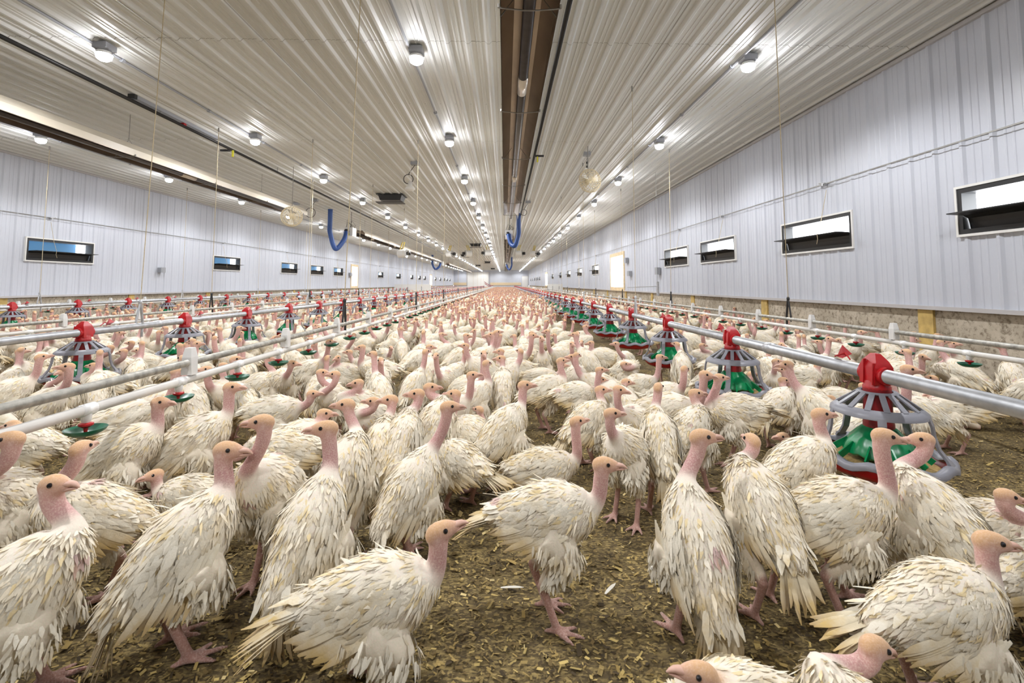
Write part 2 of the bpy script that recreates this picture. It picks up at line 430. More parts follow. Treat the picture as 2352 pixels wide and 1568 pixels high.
# wall boxes, winch cables, pulleys
def wall_box(px, py, X, s, w, h, label):
    p = at_x(px, py, X+s*.03)
    t = thing('electrical_box', label, 'electrical box', (X+s*.016, p.y, p.z))
    MB().box(*sorted((0, s*.07)), -w/2, w/2, -h/2, h/2).obj('box_body', M['boxg'], t)
    MB().box(*sorted((s*.071, s*.08)), -w/2-.004, w/2+.004, -h/2-.004, h/2+.004).obj('box_cover', M['boxg'], t)
wall_box(368, 620, XL, 1, .13, .10, 'grey electrical box on left wall right of the nearest left inlet')
wall_box(1513, 622, XR, -1, .16, .15, 'grey electrical box on right wall below the fourth inlet from camera')
wall_box(1440, 598, XR, -1, .22, .14, 'upper grey box just beside the bright right doorway')
wall_box(1448, 628, XR, -1, .22, .13, 'lower grey box just beside the bright right doorway')
wall_box(804, 630, XL, 1, .3, .15, 'small grey box beside the bright doorway on the left wall')
for (X, s, lab) in ((XR, -1, 'thin winch cable running along the right wall above the inlets'), (XL, 1, 'thin winch cable running along the left wall above the inlets')):
    b = MB().tube([(X+s*.05, -3, 1.845), (X+s*.05, 66, 1.845)], .0035, 5); tag(b.obj('winch_cable', M['cable']), lab, 'cable')
k = 0
for (X, s, L, side) in ((XR, -1, RIN, 'right'), (XL, 1, LIN, 'left')):
    for j in range(6):
        y = L[j][0]+.35*(1)
        b = MB(); b.box(*sorted((X+s*.014, X+s*.06)), y-.012, y+.012, 1.83, 1.86); b.tube([(X+s*.05,y-.03,1.85),(X+s*.05,y+.06,1.87)], .010, 8)
        tag(b.obj('cable_pulley', M['galv']), 'small steel cable pulley on %s wall above the %s inlet from camera' % (side, ordinal(j+1)), 'pulley', 'inlet cable pulleys')

# ------------------------------------------------------------------ ceiling lamps
ROWS = [(2.06, 'right'), (-.73, 'centre'), (-3.24, 'left'), (-5.95, 'far left')]
def lamp_parts():
    t = thing('ceiling_lamp', '', 'lamp', (0,0,0), 0, 'ceiling lamps in four rows')
    b = MB(); b.box(-.055,.055,-.055,.055,-.05,0); b.lathe([(.055,-.06),(.06,-.05)], 16)
    b.obj('junction_box', M['boxg'], t)
    b = MB(); b.lathe([(.0005,-.055),(.035,-.055),(.050,-.060),(.058,-.084),(.058,-.088)], 18); b.obj('added_lamp_collar', M['white'], t, True)  # opaque collar added to keep the globe's light off the ceiling
    b = MB(); b.lathe([(.0005,-.140),(.03,-.135),(.050,-.120),(.057,-.088)], 18)
    o = b.obj('lamp_globe', M['lamp'], t, True); o['label'] = 'glowing white globe'
    return t
spot = bpy.data.lights.new('lamp_beam', 'SPOT'); spot.energy = 13.5; spot.spot_size = rad(162); spot.spot_blend = .4; spot.shadow_soft_size = .05; spot.color = (.97,.98,1.0)
def beam(parent, z=-.15):
    o = bpy.data.objects.new('lamp_beam', spot); COL.objects.link(o); o.parent = parent; o.location = (0,0,z); return o
l0 = lamp_parts(); L0 = []
def l0_first():
    if not L0: L0.append(1); return l0
    r_ = l0.copy(); COL.objects.link(r_)
    for ch in l0.children:
        if ch.type != 'LIGHT': c_ = ch.copy(); COL.objects.link(c_); c_.parent = r_
    return r_
fb = MB(); fb.box(-.055,.055,-.055,.055,-.05,0,0); fb.lathe([(.04,-.055),(.060,-.092),(.059,-.096)], 8, m=0); fb.lathe([(.0005,-.140),(.042,-.128),(.057,-.096)], 8, m=1)  # upper ring repeats the added light-blocking collar
far_lamp = fb.mesh('ceiling_lamp', [M['boxg'], M['lamp']])
def far_lamp_mesh(): return far_lamp
D0 = {0: at_z(1707,150,ZC-.1).y, 1: at_z(960,133,ZC-.1).y, 2: at_z(271,125,ZC-.1).y, 3: at_z(133,320,ZC-.1).y}
STEP = .5*((at_z(1033,327,ZC-.1).y-at_z(960,133,ZC-.1).y)+(at_z(1066,415,ZC-.1).y-at_z(1033,327,ZC-.1).y))
for r, (X, nm) in enumerate(ROWS):
    n = 1; y = D0[r]
    for k in (1, 2):      # rows continued with unseen lamps, added to light the foreground
        if r < 3 or k == 1:
            c = link('ceiling_lamp', far_lamp_mesh(), None, (X, D0[r]-k*STEP, ZC-.016)); beam(c); tag(c, 'unseen added ceiling lamp of the %s row above and behind the camera' % nm, 'lamp', 'ceiling lamps in four rows')
    while y < YEND-1:
        lab = '%s glowing ceiling lamp from the camera in the %s row' % (ordinal(n), nm)
        if y < 24:
            c = l0_first(); c.location = (X, y, ZC-.016); c['label'] = lab; beam(c)
        else:
            c = link('ceiling_lamp', far_lamp, None, (X, y, ZC-.016)); beam(c); tag(c, lab if n < 16 else 'tiny distant ceiling lamp near far end of the %s row' % nm, 'lamp', 'ceiling lamps in four rows')
        y += STEP; n += 1
    b = MB()
    b.tube([(X-.055,-3,ZC-.03),(X-.055,YEND-2,ZC-.03)], .011, 6)
    yy = -2
    while yy < 40: b.tube([(X-.055,yy,ZC-.03),(X-.055,yy+.03,ZC-.03)], .02, 8); yy += 1.22
    tag(b.obj('conduit', M['boxg']), 'dark electrical conduit running along the %s row of ceiling lamps' % nm, 'conduit')

# ------------------------------------------------------------------ radiant tube heaters
def hood(x, y0, y1, z, lab, box=True):
    t = thing('tube_heater', lab, 'heater', (x, y0, z)); L = y1-y0; W = .15
    prof = [(-W,0),(-W,.07),(-.075,.15),(.075,.15),(W,.07),(W,0)]
    b = MB()
    vs = [(px, 0, pz) for px, pz in prof]+[(px, L, pz) for px, pz in prof]
    b.add(vs, [(i, i+1, i+7, i+6) for i in range(5)]); o = b.obj('reflector', M['hood'], t)
    b = MB(); q = [(px*1.02, pz+.004) for px, pz in prof]
    vs = [(px, 0, pz) for px, pz in q]+[(px, L, pz) for px, pz in q]
    b.add(vs, [(i+6, i+7, i+1, i) for i in range(5)]); b.obj('hood_shell', M['cream'], t)
    b = MB().tube([(0,-.15,.035),(0,L*1,.035)], .034, 16); o = b.obj('burner_tube', M['tubepipe'], t, True)
    for k in range(max(1, int(L/3.2))):
        yy = 1.2+k*3.1
        if yy < L-.2:
            MB().tube([(0,yy,.035),(0,yy+.28,.035)], .038, 16).obj('tube_coupling', M['band'], t, True)
    for k in range(int(L/1.5)+1):
        yy = .4+k*1.5
        if yy < L:
            b = MB(); b.tube([(-W-.01,yy,.0),(-.04,yy,-.012),(.04,yy,-.012),(W+.01,yy,.0)], .004, 6)
            b.tube([(-W-.01,yy,0),(-W-.01,yy,.02)], .007, 6); b.tube([(W+.01,yy,0),(W+.01,yy,.02)], .007, 6)
            b.obj('wire_hanger', M['cable'], t)
    # chains
    b = MB()
    for k in range(int(L/3)+1):
        yy = .5+k*3
        if yy < L:
            b.tube([(-W,yy,.01),(0,yy,.22),(W,yy,.01)], .0035, 5); b.tube([(0,yy,.22),(0,yy,ZC-z-.02)], .004, 5)
    b.obj('chain', M['cable'], t)
    return t
CXH = .125; ZH = 2.22
def yz(px, py, z): return at_z(px, py, z).y
hood(CXH, -1.0, yz(1178,503,ZH), ZH, 'brown reflecting underside tube heater hanging over the centre aisle, nearest of its row')
hood(CXH, yz(1172,548,ZH), yz(1168,606,ZH), ZH, 'second tube heater along the centre aisle behind the first blue hose')
hood(CXH, 37.0, 58, ZH, 'farthest tube heater of the centre aisle near the end wall')
CXL = -4.28
hood(CXL, -1.0, yz(705,490,ZH+.05), ZH, 'long cream sided tube heater over left birds, nearest to camera')
hood(CXL, yz(815,537,ZH+.05), 31.5, ZH, 'second cream tube heater of the left line, beyond the blue hose')
hood(CXL, 36, 60, ZH, 'farthest cream tube heater of the left line')
# burners and blue hoses
def ribbed_hose(pts, r):
    P = [Vector(p) for p in pts]; out = []; rr = []
    # Catmull-Rom
    Q = [P[0]]+P+[P[-1]]
    for i in range(1, len(Q)-2):
        for k in range(26):
            t = k/26; a, b, c, d = Q[i-1], Q[i], Q[i+1], Q[i+2]
            out.append(.5*((2*b)+(-a+c)*t+(2*a-5*b+4*c-d)*t*t+(-a+3*b-3*c+d)*t**3)); rr.append(r*(1+.07*((len(out) % 2)*2-1)))
    return MB().tube(out, rr, 14)
def burner(x, y, hx, drop, lab, hlab, s=1):
    t = thing('heater_burner', lab, 'burner', (x, y, ZH-.05))
    MB().box(-.09*s,.09*s,-.16,.16,-.10,.13).obj('burner_box', M['white'], t)
    MB().tube([(-.03,-.17,.02),(-.03,-.26,.02)], .055, 14).obj('blower', M['dark'], t, True)
    MB().box(-.05,.03,-.166,-.161,-.08,-.02).obj('warning_sticker', M['yellow'], t)
    b = MB()
    for k in range(4):
        a = random.uniform(-.1,.1); b.tube([(a,-.1,.13),(a+.07,-.2,.24+.03*k),(a+.14,-.12,.18),(a+.05,0,.10)], .005, 5)
    b.tube([(.02,0,.13),(.02,0,ZC-ZH+.03)], .006, 5)
    b.obj('wiring', M['black'], t)
    h = ribbed_hose([(hx,y-.6,ZC-.04),(hx,y-.6,ZC-.4),(hx-.0,y-.58,ZH-.1),(hx+.35*(x-hx),y-.5,ZH-.1-drop*.55),(hx+.8*(x-hx),y-.35,ZH-.30),(x-.01,y-.26,ZH-.04)], .05*s)
    tag(h.obj('air_hose', M['hose'], None, True), hlab, 'hose')
burner(CXL+.13, 13.0, CXL-.20, .75, 'heater burner with wiring at front end of second left heater', 'large blue ribbed hose looping under ceiling, nearest on the left', 1.2)
burner(CXH-.02, 13.6, CXH+.24, .5, 'heater burner with yellow sticker over the centre aisle', 'blue ribbed hose looping over the centre aisle, nearest one there', 1.2)
burner(CXL+.0, 32.5, CXL-.5, .6, 'distant heater burner on the left heater line', 'small distant blue hose on the left heater line', 1.4)
burner(CXH, 35.0, CXH+.35, .5, 'distant heater burner over the centre aisle', 'small distant blue hose over the centre aisle', 1.2)
# gas pipes under the ceiling
for (x, lab) in ((CXH+.30, 'black gas pipe beside the centre tube heater'), (-3.80, 'black gas pipe hung under the ceiling on the left')):
    t = thing('gas_pipe', lab, 'pipe', (x, 0, ZC-.09))
    MB().tube([(0,-3,0),(0,45,0)], .018, 10).obj('pipe', M['dark'], t, True)
    for k in range(10):
        yy = 2.55+k*2.75; MB().tube([(0,yy,0),(0,yy,.09)], .005, 6).obj('hanger_rod', M['cable'], t)
for (px, py, x, lab) in ((1238,355, CXH+.30, 'yellow handled valve on gas pipe beside the centre heater'), (520,342,-3.8, 'yellow handled valve on the left black gas pipe')):
    p = at_z(px, py, ZC-.09); t = thing('gas_valve', lab, 'valve', (x, p.y, ZC-.11))
    MB().tube([(0,0,0),(.13*(1 if x > 0 else -1),0,0)], .016, 10).obj('valve_body', M['dark'], t, True)
    MB().box(.03,.05,-.01,.01,-.09,0).obj('valve_handle', M['yellow'], t)
# rail on ceiling (left)
a = at_z(308,221,ZC-.03); b_ = at_z(500,317,ZC-.03)
t = thing('curtain_actuator', 'grey ceiling mounted actuator rail beside the left gas pipe', 'actuator', (a.x, a.y, ZC-.03)); L = b_.y-a.y
MB().box(-.03,.03,0,L,-.025,.012).obj('rail', M['boxg'], t); MB().box(-.035,.035,-.04,0,-.035,.012).obj('end_cap', M['black'], t)
MB().box(-.02,.02,L*.52,L*.52+.05,-.05,-.026).obj('carriage', M['red'], t)
# black ceiling vents
def vent(px, py, lab, s=1.0):
    p = at_z(px, py, ZC-.14); t = thing('ceiling_inlet', lab, 'ceiling vent', (p.x, p.y, ZC-.016), 0, 'black ceiling inlets')
    w, l = .26*s, .20*s
    b = MB(); b.add([(-w,-l,0),(w,-l,0),(w,l,0),(-w,l,0),(-w*.85,-l*.85,-.12),(w*.85,-l*.85,-.12),(w*.85,l*.85,-.12),(-w*.85,l*.85,-.12)],
        [(0,1,5,4),(1,2,6,5),(2,3,7,6),(3,0,4,7),(4,5,6,7)]); b.box(-w-.03,w+.03,-l-.03,l+.03,-.015,0); b.obj('vent_body', M['black'], t)
    b = MB(); b.box(-w*1.12,w*1.12,-l*1.2,l*.2,-.185,-.172); b.box(-w*.8,-w*.78,-l*.5,-l*.4,-.175,-.11); b.box(w*.78,w*.8,-l*.5,-l*.4,-.175,-.11); b.obj('vent_flap', M['black'], t)
for (px, py, lab) in ((900,462,'nearest black ceiling inlet, left of the centre lamp row'),(1093,566,'second nearest black ceiling inlet, far over the centre'),
    (1068,589,'black ceiling inlet beyond the hanging fans, left of centre'),(1120,604,'distant black ceiling inlet beside the centre lamp row'),(1098,611,'distant black ceiling inlet left of centre lamp row'),(1132,618,'very distant black ceiling inlet near the end wall')):
    vent(px, py, lab)
# circulation fans far down the barn
def circ_fan(px, py, y, rz, lab):
    p = at_y(px, py, y); t = thing('circulation_fan', lab, 'fan', p, rz, 'circulation fans hanging far down the barn')
    MB().tube([(-.16,0,0),(.16,0,0)], .16, 18, cap=False).obj('fan_housing', M['white'], t, True)
    MB().tube([(-.30,0,0),(-.17,0,0)], .07, 12).obj('fan_motor', M['dark'], t, True)
    b = MB()
    for k in range(5):
        a = 2*PI*k/5; b.add([(0,0,0),(.03,.13*math.cos(a),.13*math.sin(a)),(-.03,.13*math.cos(a+.6),.13*math.sin(a+.6))], [(0,1,2)])
    b.obj('fan_blades', M['dark'], t)
    b = MB(); b.bar((0,.02,.16),(-.08,.02,.42),.03,.03); b.bar((.1,.02,.16),(.0,.02,.42),.03,.03); b.obj('bracket', M['brass'], t)
for (px, py, rz, lab) in ((1034,583,2.6,'white circulation fan with dark motor, leftmost of the far middle group'),(1075,582,.5,'dark circulation fan beside the second black ceiling inlet'),
    (1119,581,.4,'white circulation fan just left of the centre lamp row'),(1193,582,2.8,'dark circulation fan just right of the centre heater'),(1228,583,2.4,'white circulation fan on the far right lamp row')):
    circ_fan(px, py, 24, rz, lab)
circ_fan(925, 582, 18, 2.9, 'white circulation fan below the left cream heater')
# basket fans
def basket_fan(px, py, y, r, lab):
    p = at_y(px, py, y); t = thing('basket_fan', lab, 'fan', p, .35)
    b = MB()
    for k in range(12):
        a = PI*k/12
        b.tube([(r*math.cos(u)*math.cos(a), .62*r*math.sin(u), r*math.cos(u)*math.sin(a)) for u in np.linspace(0,2*PI,21)], .0032, 4)
    for u in (-.9,-.55,-.25,0,.25,.55,.9,1.2):
        rr = r*math.cos(u); b.tube([(rr*math.cos(a), .62*r*math.sin(u), rr*math.sin(a)) for a in np.linspace(0,2*PI,25)], .0032, 4)
    b.obj('wire_cage', M['wire'], t)
    MB().tube([(0,.02,0),(0,.09,0)], .04, 12).obj('motor', M['wire'], t, True)
    b = MB()
    for k in range(3):
        a = 2*PI*k/3+.4; c, s_ = math.cos(a), math.sin(a)
        b.add([(.02*c,0,.02*s_),(.13*c-.05*s_,-.02,.13*s_+.05*c),(.14*c,0,.14*s_),(.13*c+.05*s_,.02,.13*s_-.05*c)], [(0,1,2,3)])
    b.obj('fan_blades', M['white'], t)
    MB().tube([(0,.05,.02),(.0,.05,ZC-p.z-.02)], .006, 6).obj('hanger_rod', M['cable'], t)
    return p
p = basket_fan(1355, 415, 6.6, .165, 'cream wire basket fan hanging from ceiling right of centre')
q = at_z(1348, 352, ZC-.03); t = thing('ceiling_junction_box', 'small grey junction box on ceiling above the right basket fan', 'junction box', (q.x, q.y, ZC-.016))
MB().box(-.05,.05,-.05,.05,-.05,0).obj('box_body', M['boxg'], t); b = MB()
b.tube([(0,0,-.05),(0,0,-.14)], .003, 5); b.tube([(0,0,-.14),(0,0,-.17)], .014, 8); b.tube([(0,0,-.20),(0,0,-.23)], .014, 8); b.tube([(0,0,-.17),(0,0,-.2)], .003, 5); b.obj('plug', M['black'], t)
basket_fan(670, 497, 7.9, .165, 'wire basket fan behind far end of the nearest left heater')
def jbox(px, py, lab, coil=0):
    q = at_z(px, py, ZC-.03); t = thing('ceiling_junction_box', lab, 'junction box', (q.x, q.y, ZC-.016))
    MB().box(-.06,.06,-.05,.05,-.05,0).obj('box_body', M['boxg'], t)
    if coil:
        pts = [(-.1+coil*math.cos(a), 0, -.2-coil*1.0+coil*math.sin(a)) for a in np.linspace(PI/2, PI/2+4*PI, 40)]
        MB().tube([(0,0,-.05),(-.05,0,-.12)]+pts, .006, 5).obj('cable_coil', M['black'], t)
    return t
jbox(953, 374, 'grey ceiling junction box with coiled black cable, left of centre', .075)
jbox(1213, 463, 'pale junction box on ceiling right of the centre heater', .07)
jbox(724, 459, 'junction box with looped cable on left ceiling near the blue hose', .11)
jbox(681, 467, 'small junction box on ceiling above the left basket fan')
p = at_y(942, 430, 7.6)
t = thing('sensor_bell', 'white bell shaped sensor hanging from the ceiling below a cable coil', 'sensor', p)
MB().lathe([(.0005,.10),(.03,.095),(.034,.03),(.075,-.01),(.08,-.03),(.06,-.05),(.0005,-.06)], 18).obj('bell_shade', M['white'], t, True)
MB().tube([(0,0,.1),(0,0,ZC-p.z-.02)], .004, 5).obj('cord', M['white'], t)

# ------------------------------------------------------------------ feeder lines
ZP = .50
def feeder_parts():
    t = thing('pan_feeder', '', 'feeder', (0,0,0), 0, 'pan feeders')
    # pipe saddle
    b = MB()
    b.lathe([(.036,.448),(.040,.452),(.040,.462),(.037,.466),(.037,.476),(.034,.480)], 20)
    b.add([(-.032,-.034,.47),(.032,-.034,.47),(.032,.034,.47),(-.032,.034,.47),(-.031,-.036,.525),(.031,-.036,.525),(.031,.036,.525),(-.031,.036,.525),
           (-.022,-.03,.545),(.022,-.03,.545),(.022,.03,.545),(-.022,.03,.545),(-.009,-.012,.568),(.009,-.012,.568),(.009,.012,.568),(-.009,.012,.568)],
          [(0,1,5,4),(1,2,6,5),(2,3,7,6),(3,0,4,7),(4,5,9,8),(5,6,10,9),(6,7,11,10),(7,4,8,11),(8,9,13,12),(9,10,14,13),(10,11,15,14),(11,8,12,15),(12,13,14,15)])
    b.tube([(0,-.05,ZP),(0,.05,ZP)], .029, 16)
    b.bar((-.034,-.03,.47),(-.028,-.03,.54),.004,.012); b.bar((-.034,.012,.47),(-.028,.012,.55),.004,.010)
    autosmooth(b.obj('pipe_saddle', M['red'], t))
    # grill
    b = MB(); n = 14
    b.lathe([(.044,.446),(.054,.447),(.060,.442),(.054,.438),(.044,.440),(.044,.446)], 28)
    b.lathe([(.112,.402),(.122,.396),(.134,.386),(.136,.376),(.130,.374),(.122,.385),(.110,.396),(.112,.402)], 42)
    for k in range(n):
        a = 2*PI*(k+.5)/n; c, s = math.cos(a), math.sin(a)
        b.bar((.055*c,.055*s,.442),(.115*c,.115*s,.399),.0165,.005)
    g = autosmooth(b.obj('grill', M['grey'], t))
    for k in range(5):
        a = 2*PI*k/5+.35; c, s = math.cos(a), math.sin(a); b = MB()
        P = [(.130,.384),(.138,.36),(.142,.325),(.152,.29),(.172,.262),(.182,.248)]
        for i in range(5): b.bar((P[i][0]*c,P[i][0]*s,P[i][1]),(P[i+1][0]*c,P[i+1][0]*s,P[i+1][1]),.023 if i < 4 else .034,.007, up=(c,s,.3))
        b.obj('grill_strut', M['grey'], g)
    autosmooth(MB().lathe([(.040,.455),(.041,.35),(.044,.342),(.044,.325),(.041,.322)], 24).obj('feed_tube', M['dred'], t))
    b = MB(); b.lathe([(.043,.330),(.050,.326),(.064,.312),(.086,.290),(.100,.266),(.104,.252),(.098,.246)], 40, wav=lambda a, r: -.006*abs(math.cos(5*a))*(r > .06))
    for k in range(10):
        a = 2*PI*k/10; c, s = math.cos(a), math.sin(a); b.bar((.085*c,.085*s,.275),(.135*c,.135*s,.238),.005,.02)
    autosmooth(b.obj('feed_cone', M['green'], t))
    b = MB().lathe([(.182,.236),(.176,.215),(.158,.196),(.13,.186),(.0005,.184)], 40); b.lathe([(.0005,.188),(.128,.190),(.155,.200),(.173,.218),(.180,.236)], 40)
    autosmooth(b.obj('pan', M['red'], t))
    w = lambda a, r: .007*math.sin(10*a)
    b = MB().lathe([(.166,.238),(.172,.250),(.186,.252),(.196,.243),(.196,.230),(.186,.226),(.176,.232),(.166,.238)], 60, wav=w)
    autosmooth(b.obj('pan_rim', M['grey'], t), 60)
    MB().lathe([(.0005,.228),(.09,.224),(.165,.214)], 24).obj('feed_mash', M['feed'], t)
    b = MB(); b.add([(0,.16,.528),(.03,.15,.545),(.028,.20,.548),(0,.19,.53),(.012,.175,.575)], [(0,1,4),(1,2,4),(2,3,4),(3,0,4),(0,3,2,1)])
    b.tube([(0,.12,.53),(.004,.15,.55),(0,.20,.53)], .003, 5); b.obj('slide_tab', M['red'], t)
    return t
fd = feeder_parts()
b = MB()   # distant version
b.lathe([(.036,.448),(.034,.52),(.02,.55),(.002,.57)], 6, m=0); b.lathe([(.055,.445),(.135,.38)], 10, m=1)
for k in range(5):
    a = 2*PI*k/5+.35; c, s = math.cos(a), math.sin(a); b.bar((.13*c,.13*s,.38),(.182*c,.182*s,.245),.02,.01, 1)
b.lathe([(.041,.44),(.042,.32)], 8, m=3); b.lathe([(.043,.33),(.078,.29),(.09,.245)], 10, m=2); b.lathe([(.196,.243),(.18,.232)], 14, m=1); b.lathe([(.18,.232),(.13,.186),(.001,.184)], 14, m=0)
far_feeder = b.mesh('pan_feeder', [M['red'], M['grey'], M['green'], M['dred']])
FL = [(1.24, 'right feed line', 2010, 1.03, 62), (-2.62, 'nearest left feed line', 190, .955, 62), (-6.4, 'far left feed line', 28, .97, 60)]
FEEDERS = []; used = False
for li, (X, nm, px0, sp, n) in enumerate(FL):
    y0 = at_x(px0+(14 if li == 0 else 0), 800 if li < 2 else 700, X).y
    if li == 0: y0 = at_x(2012, 850, X).y
    ks = list(range(n)); cnt = 0
    start = -1 if li > 0 else 0
    for k in range(0, n):
        y = y0+k*sp
        if y > YEND-1.5: break
        cnt += 1
        lab = '%s red, grey and green pan feeder from camera on the %s' % (ordinal(cnt), nm)
        grp = 'pan feeders on the '+nm
        if y < 15:
            c = fd if not used else copy_tree(fd); used = True
            c.location = (X, y, 0); c.rotation_euler = (0,0,0); c['label'] = lab; c['group'] = grp
        else:
            c = link('pan_feeder', far_feeder, None, (X, y, 0)); c.rotation_euler = (0,0,k*.7)
            tag(c, lab if cnt <= 30 else 'tiny distant pan feeder near far end of the '+nm, 'feeder', grp)
        FEEDERS.append((X, y, li, cnt))
    t = thing('feed_line_pipe', 'galvanised feed pipe of the %s carrying the pan feeders' % nm, 'pipe', (X, 0, ZP))
    MB().tube([(0,-2,0),(0,YEND-1.2,0)], .0225, 20).obj('pipe', M['galv'], t, True)
    b = MB()
    for k in range(16):
        yy = y0+.62+k*3.05; MB().tube([(0,yy,0),(0,yy+.05,0)], .027, 14).obj('pipe_clamp', M['galv'], t, True)
# ------------------------------------------------------------------ drinker lines
ZW = .505
def cup_parts():
    t = thing('cup_drinker', '', 'drinker', (0,0,0), 0, 'cup drinkers')
    autosmooth(MB().lathe([(.010,.436),(.013,.430),(.0125,.415),(.010,.408),(.009,.40)], 14).obj('drinker_stem', M['clip'], t))
    autosmooth(MB().lathe([(.004,.410),(.018,.405),(.018,.400),(.006,.392),(.004,.38)], 14).obj('trigger', M['red'], t))
    autosmooth(MB().lathe([(.0005,.372),(.03,.374),(.046,.384),(.050,.392),(.047,.391),(.030,.380),(.0005,.378)], 28).obj('drinker_cup', M['cup'], t))
    return t
cd = cup_parts(); b = MB(); b.lathe([(.02,.455),(.013,.40)], 5, m=0); b.lathe([(.018,.408),(.004,.385)], 5, m=1); b.lathe([(.001,.372),(.05,.392),(.001,.380)], 10, m=2)
far_cup = b.mesh('cup_drinker', [M['clip'], M['red'], M['cup']])
WL = [(-1.19, 'left drinker line beside the middle aisle', 205, .39, 70), (2.40, 'right drinker line', 2228, .405, 68), (-3.55, 'middle left drinker line', 60, .40, 60), (-6.85, 'drinker line by the left wall', 40, .40, 60)]
used = False; CUPS = []
for li, (X, nm, px0, sp, n) in enumerate(WL):
    y0 = at_x(px0, 850, X).y; n_before = 1 if li != 0 else 0
    yy = y0-n_before*sp*0
    if li == 1: yy = y0
    for k in range(n):
        y = yy+k*sp; lab = '%s green cup drinker from camera on the %s' % (ordinal(k+1), nm); grp = 'cup drinkers on the '+nm
        if y < 22: CUPS.append((X, y))
        if y < 9:
            c = cd if not used else copy_tree(cd); used = True
            c.location = (X, y, 0); c['label'] = lab; c['group'] = grp
        else:
            c = link('cup_drinker', far_cup, None, (X, y, 0)); tag(c, lab if k < 30 else 'tiny distant cup drinker on the '+nm, 'drinker', grp)
    t = thing('drinker_line', 'galvanised and white water pipes of the %s' % nm, 'water pipe', (X, 0, 0))
    MB().tube([(0,-2,ZW),(0,YEND-1.5,ZW)], .0135, 16).obj('support_pipe', M['galv_dirty'], t, True)
    MB().tube([(0,-2,ZW-.062),(0,YEND-1.5,ZW-.062)], .0145, 16).obj('water_pipe', M['pvc'], t, True)
    b0 = MB(); b0.add([(-.02,-.018,-.045),(.02,-.018,-.045),(.02,.018,-.045),(-.02,.018,-.045),(-.017,-.02,.02),(.017,-.02,.02),(.017,.02,.02),(-.017,.02,.02),(-.012,-.013,.055),(.012,-.013,.055),(.012,.013,.055),(-.012,.013,.055)],
        [(0,1,5,4),(1,2,6,5),(2,3,7,6),(3,0,4,7),(4,5,9,8),(5,6,10,9),(6,7,11,10),(7,4,8,11),(8,9,10,11)])
    bme = b0.mesh('pipe_bracket', M['clip']); cb = MB().tube([(0,-.022,-.062),(0,.022,-.062)], .0172, 14).mesh('pipe_coupler', M['clip'], True)
    yb = {0: at_x(436,830,-1.19).y, 1: at_x(2053,760,2.4).y-.8, 2: 3.2, 3: 3.0}[li]-.8
    for k in range(60):
        link('pipe_bracket', bme, t, (0, yb+k*.8, ZW))
    for k in range(45): link('pipe_coupler', cb, t, (0, yy+k*sp, ZW))

# ------------------------------------------------------------------ suspension ropes
def rope(x, y, ztop, zbot, label, adj=True, r=.0028, dx=0, dy=0, v=False, big=True):
    t = thing('hanger_rope', label, 'rope', (x, y, 0), 0, 'suspension ropes')
    MB().tube([(dx,dy,ztop),(0,0,zbot+.17)], r, 6).obj('cord', M['rope'], t)
    b = MB()
    b.tube([(0,0,zbot+.18),(0,.03,zbot+.03),(0,.03,zbot-.08)], .009, 7); b.tube([(0,0,zbot+.18),(0,-.03,zbot+.03),(0,-.03,zbot-.02)], .007, 7)
    b.ell((0,0,zbot+.17), (.013,.013,.02), 8, 6)
    b.obj('rope_adjuster', M['black'] if adj else M['galv'], t)
    b = MB(); b.tube([(dx,dy,ztop),(dx,dy,ztop-.05)], .009, 6); b.obj('pulley_hook', M['cable'], t)
    return t
zt = ZC-.02
ry = at_x(790, 740, -1.19).y
for k in range(9):
    rope(-1.19, ry+k*2.9, zt, ZW, '%s rope from camera holding the left aisle drinker line' % ordinal(k+1), True, .0032, .02 if k else at_z(829,-20,zt).x+1.19, -.12 if k else at_z(829,-20,zt).y-ry)
ry = at_x(1812, 735, 2.40).y
for k in range(9):
    rope(2.40, ry+k*2.9, zt, ZW, '%s rope from camera holding the right drinker line' % ordinal(k+1), True, .0030, -.05 if k else at_z(1778,-20,zt).x-2.4, -.2 if k else at_z(1778,-20,zt).y-ry)
ry = at_x(320, 740, -2.62).y
for k in range(8):
    rope(-2.62, ry+k*2.95, zt, ZP, '%s cord from camera holding the nearest left feed line' % ordinal(k+1), False, .0026, .05 if k else at_z(380,-20,zt).x+2.62, -.1 if k else at_z(380,-20,zt).y-ry)
ry = at_x(485, 700, -3.55).y
for k in range(7):
    rope(-3.55, ry+k*2.95-2.95*1, zt, ZW, '%s rope from camera holding the middle left drinker line' % ordinal(k+1), True, .0032)
ry = at_x(93, 650, -6.4).y
for k in range(7):
    rope(-6.4, ry+k*2.95, zt, ZP, '%s cord from camera holding the far left feed line' % ordinal(k+1), False, .0030)
ry = at_x(1460, 700, 1.24).y
for k in range(8):
    rope(1.24, ry+k*3.0, zt, ZP, '%s cord from camera holding the right feed line' % ordinal(k+1), False, .0022)
# hanging scale/lever by the right wall
p = at_x(1511, 660, 2.6)
t = thing('hanging_lever', 'grey lever arm hanging on a cord before the right wall', 'lever', (2.6, p.y, 0))
MB().tube([(0,0,p.z+.1),(0,0,ZC-.02)], .003, 5).obj('cord', M['cable'], t)
MB().box(-.015,.015,-.03,.03,p.z-.14,p.z+.1).obj('lever_body', M['galv'], t); MB().tube([(0,0,p.z+.02),(-.5,.1,p.z)], .006, 5).obj('lever_arm', M['galv'], t)
# thin winch cables along the ceiling
for (x, lab) in ((-1.9,'thin winch cable under the ceiling left of the centre lamps'), (1.25,'thin winch cable under the ceiling right of the centre heater'), (-2.62,'thin winch cable under the ceiling above the nearest left feeders')):
    tag(MB().tube([(x,-3,ZC-.04),(x,60,ZC-.04)], .003, 5).obj('winch_cable', M['cable']), lab, 'cable')
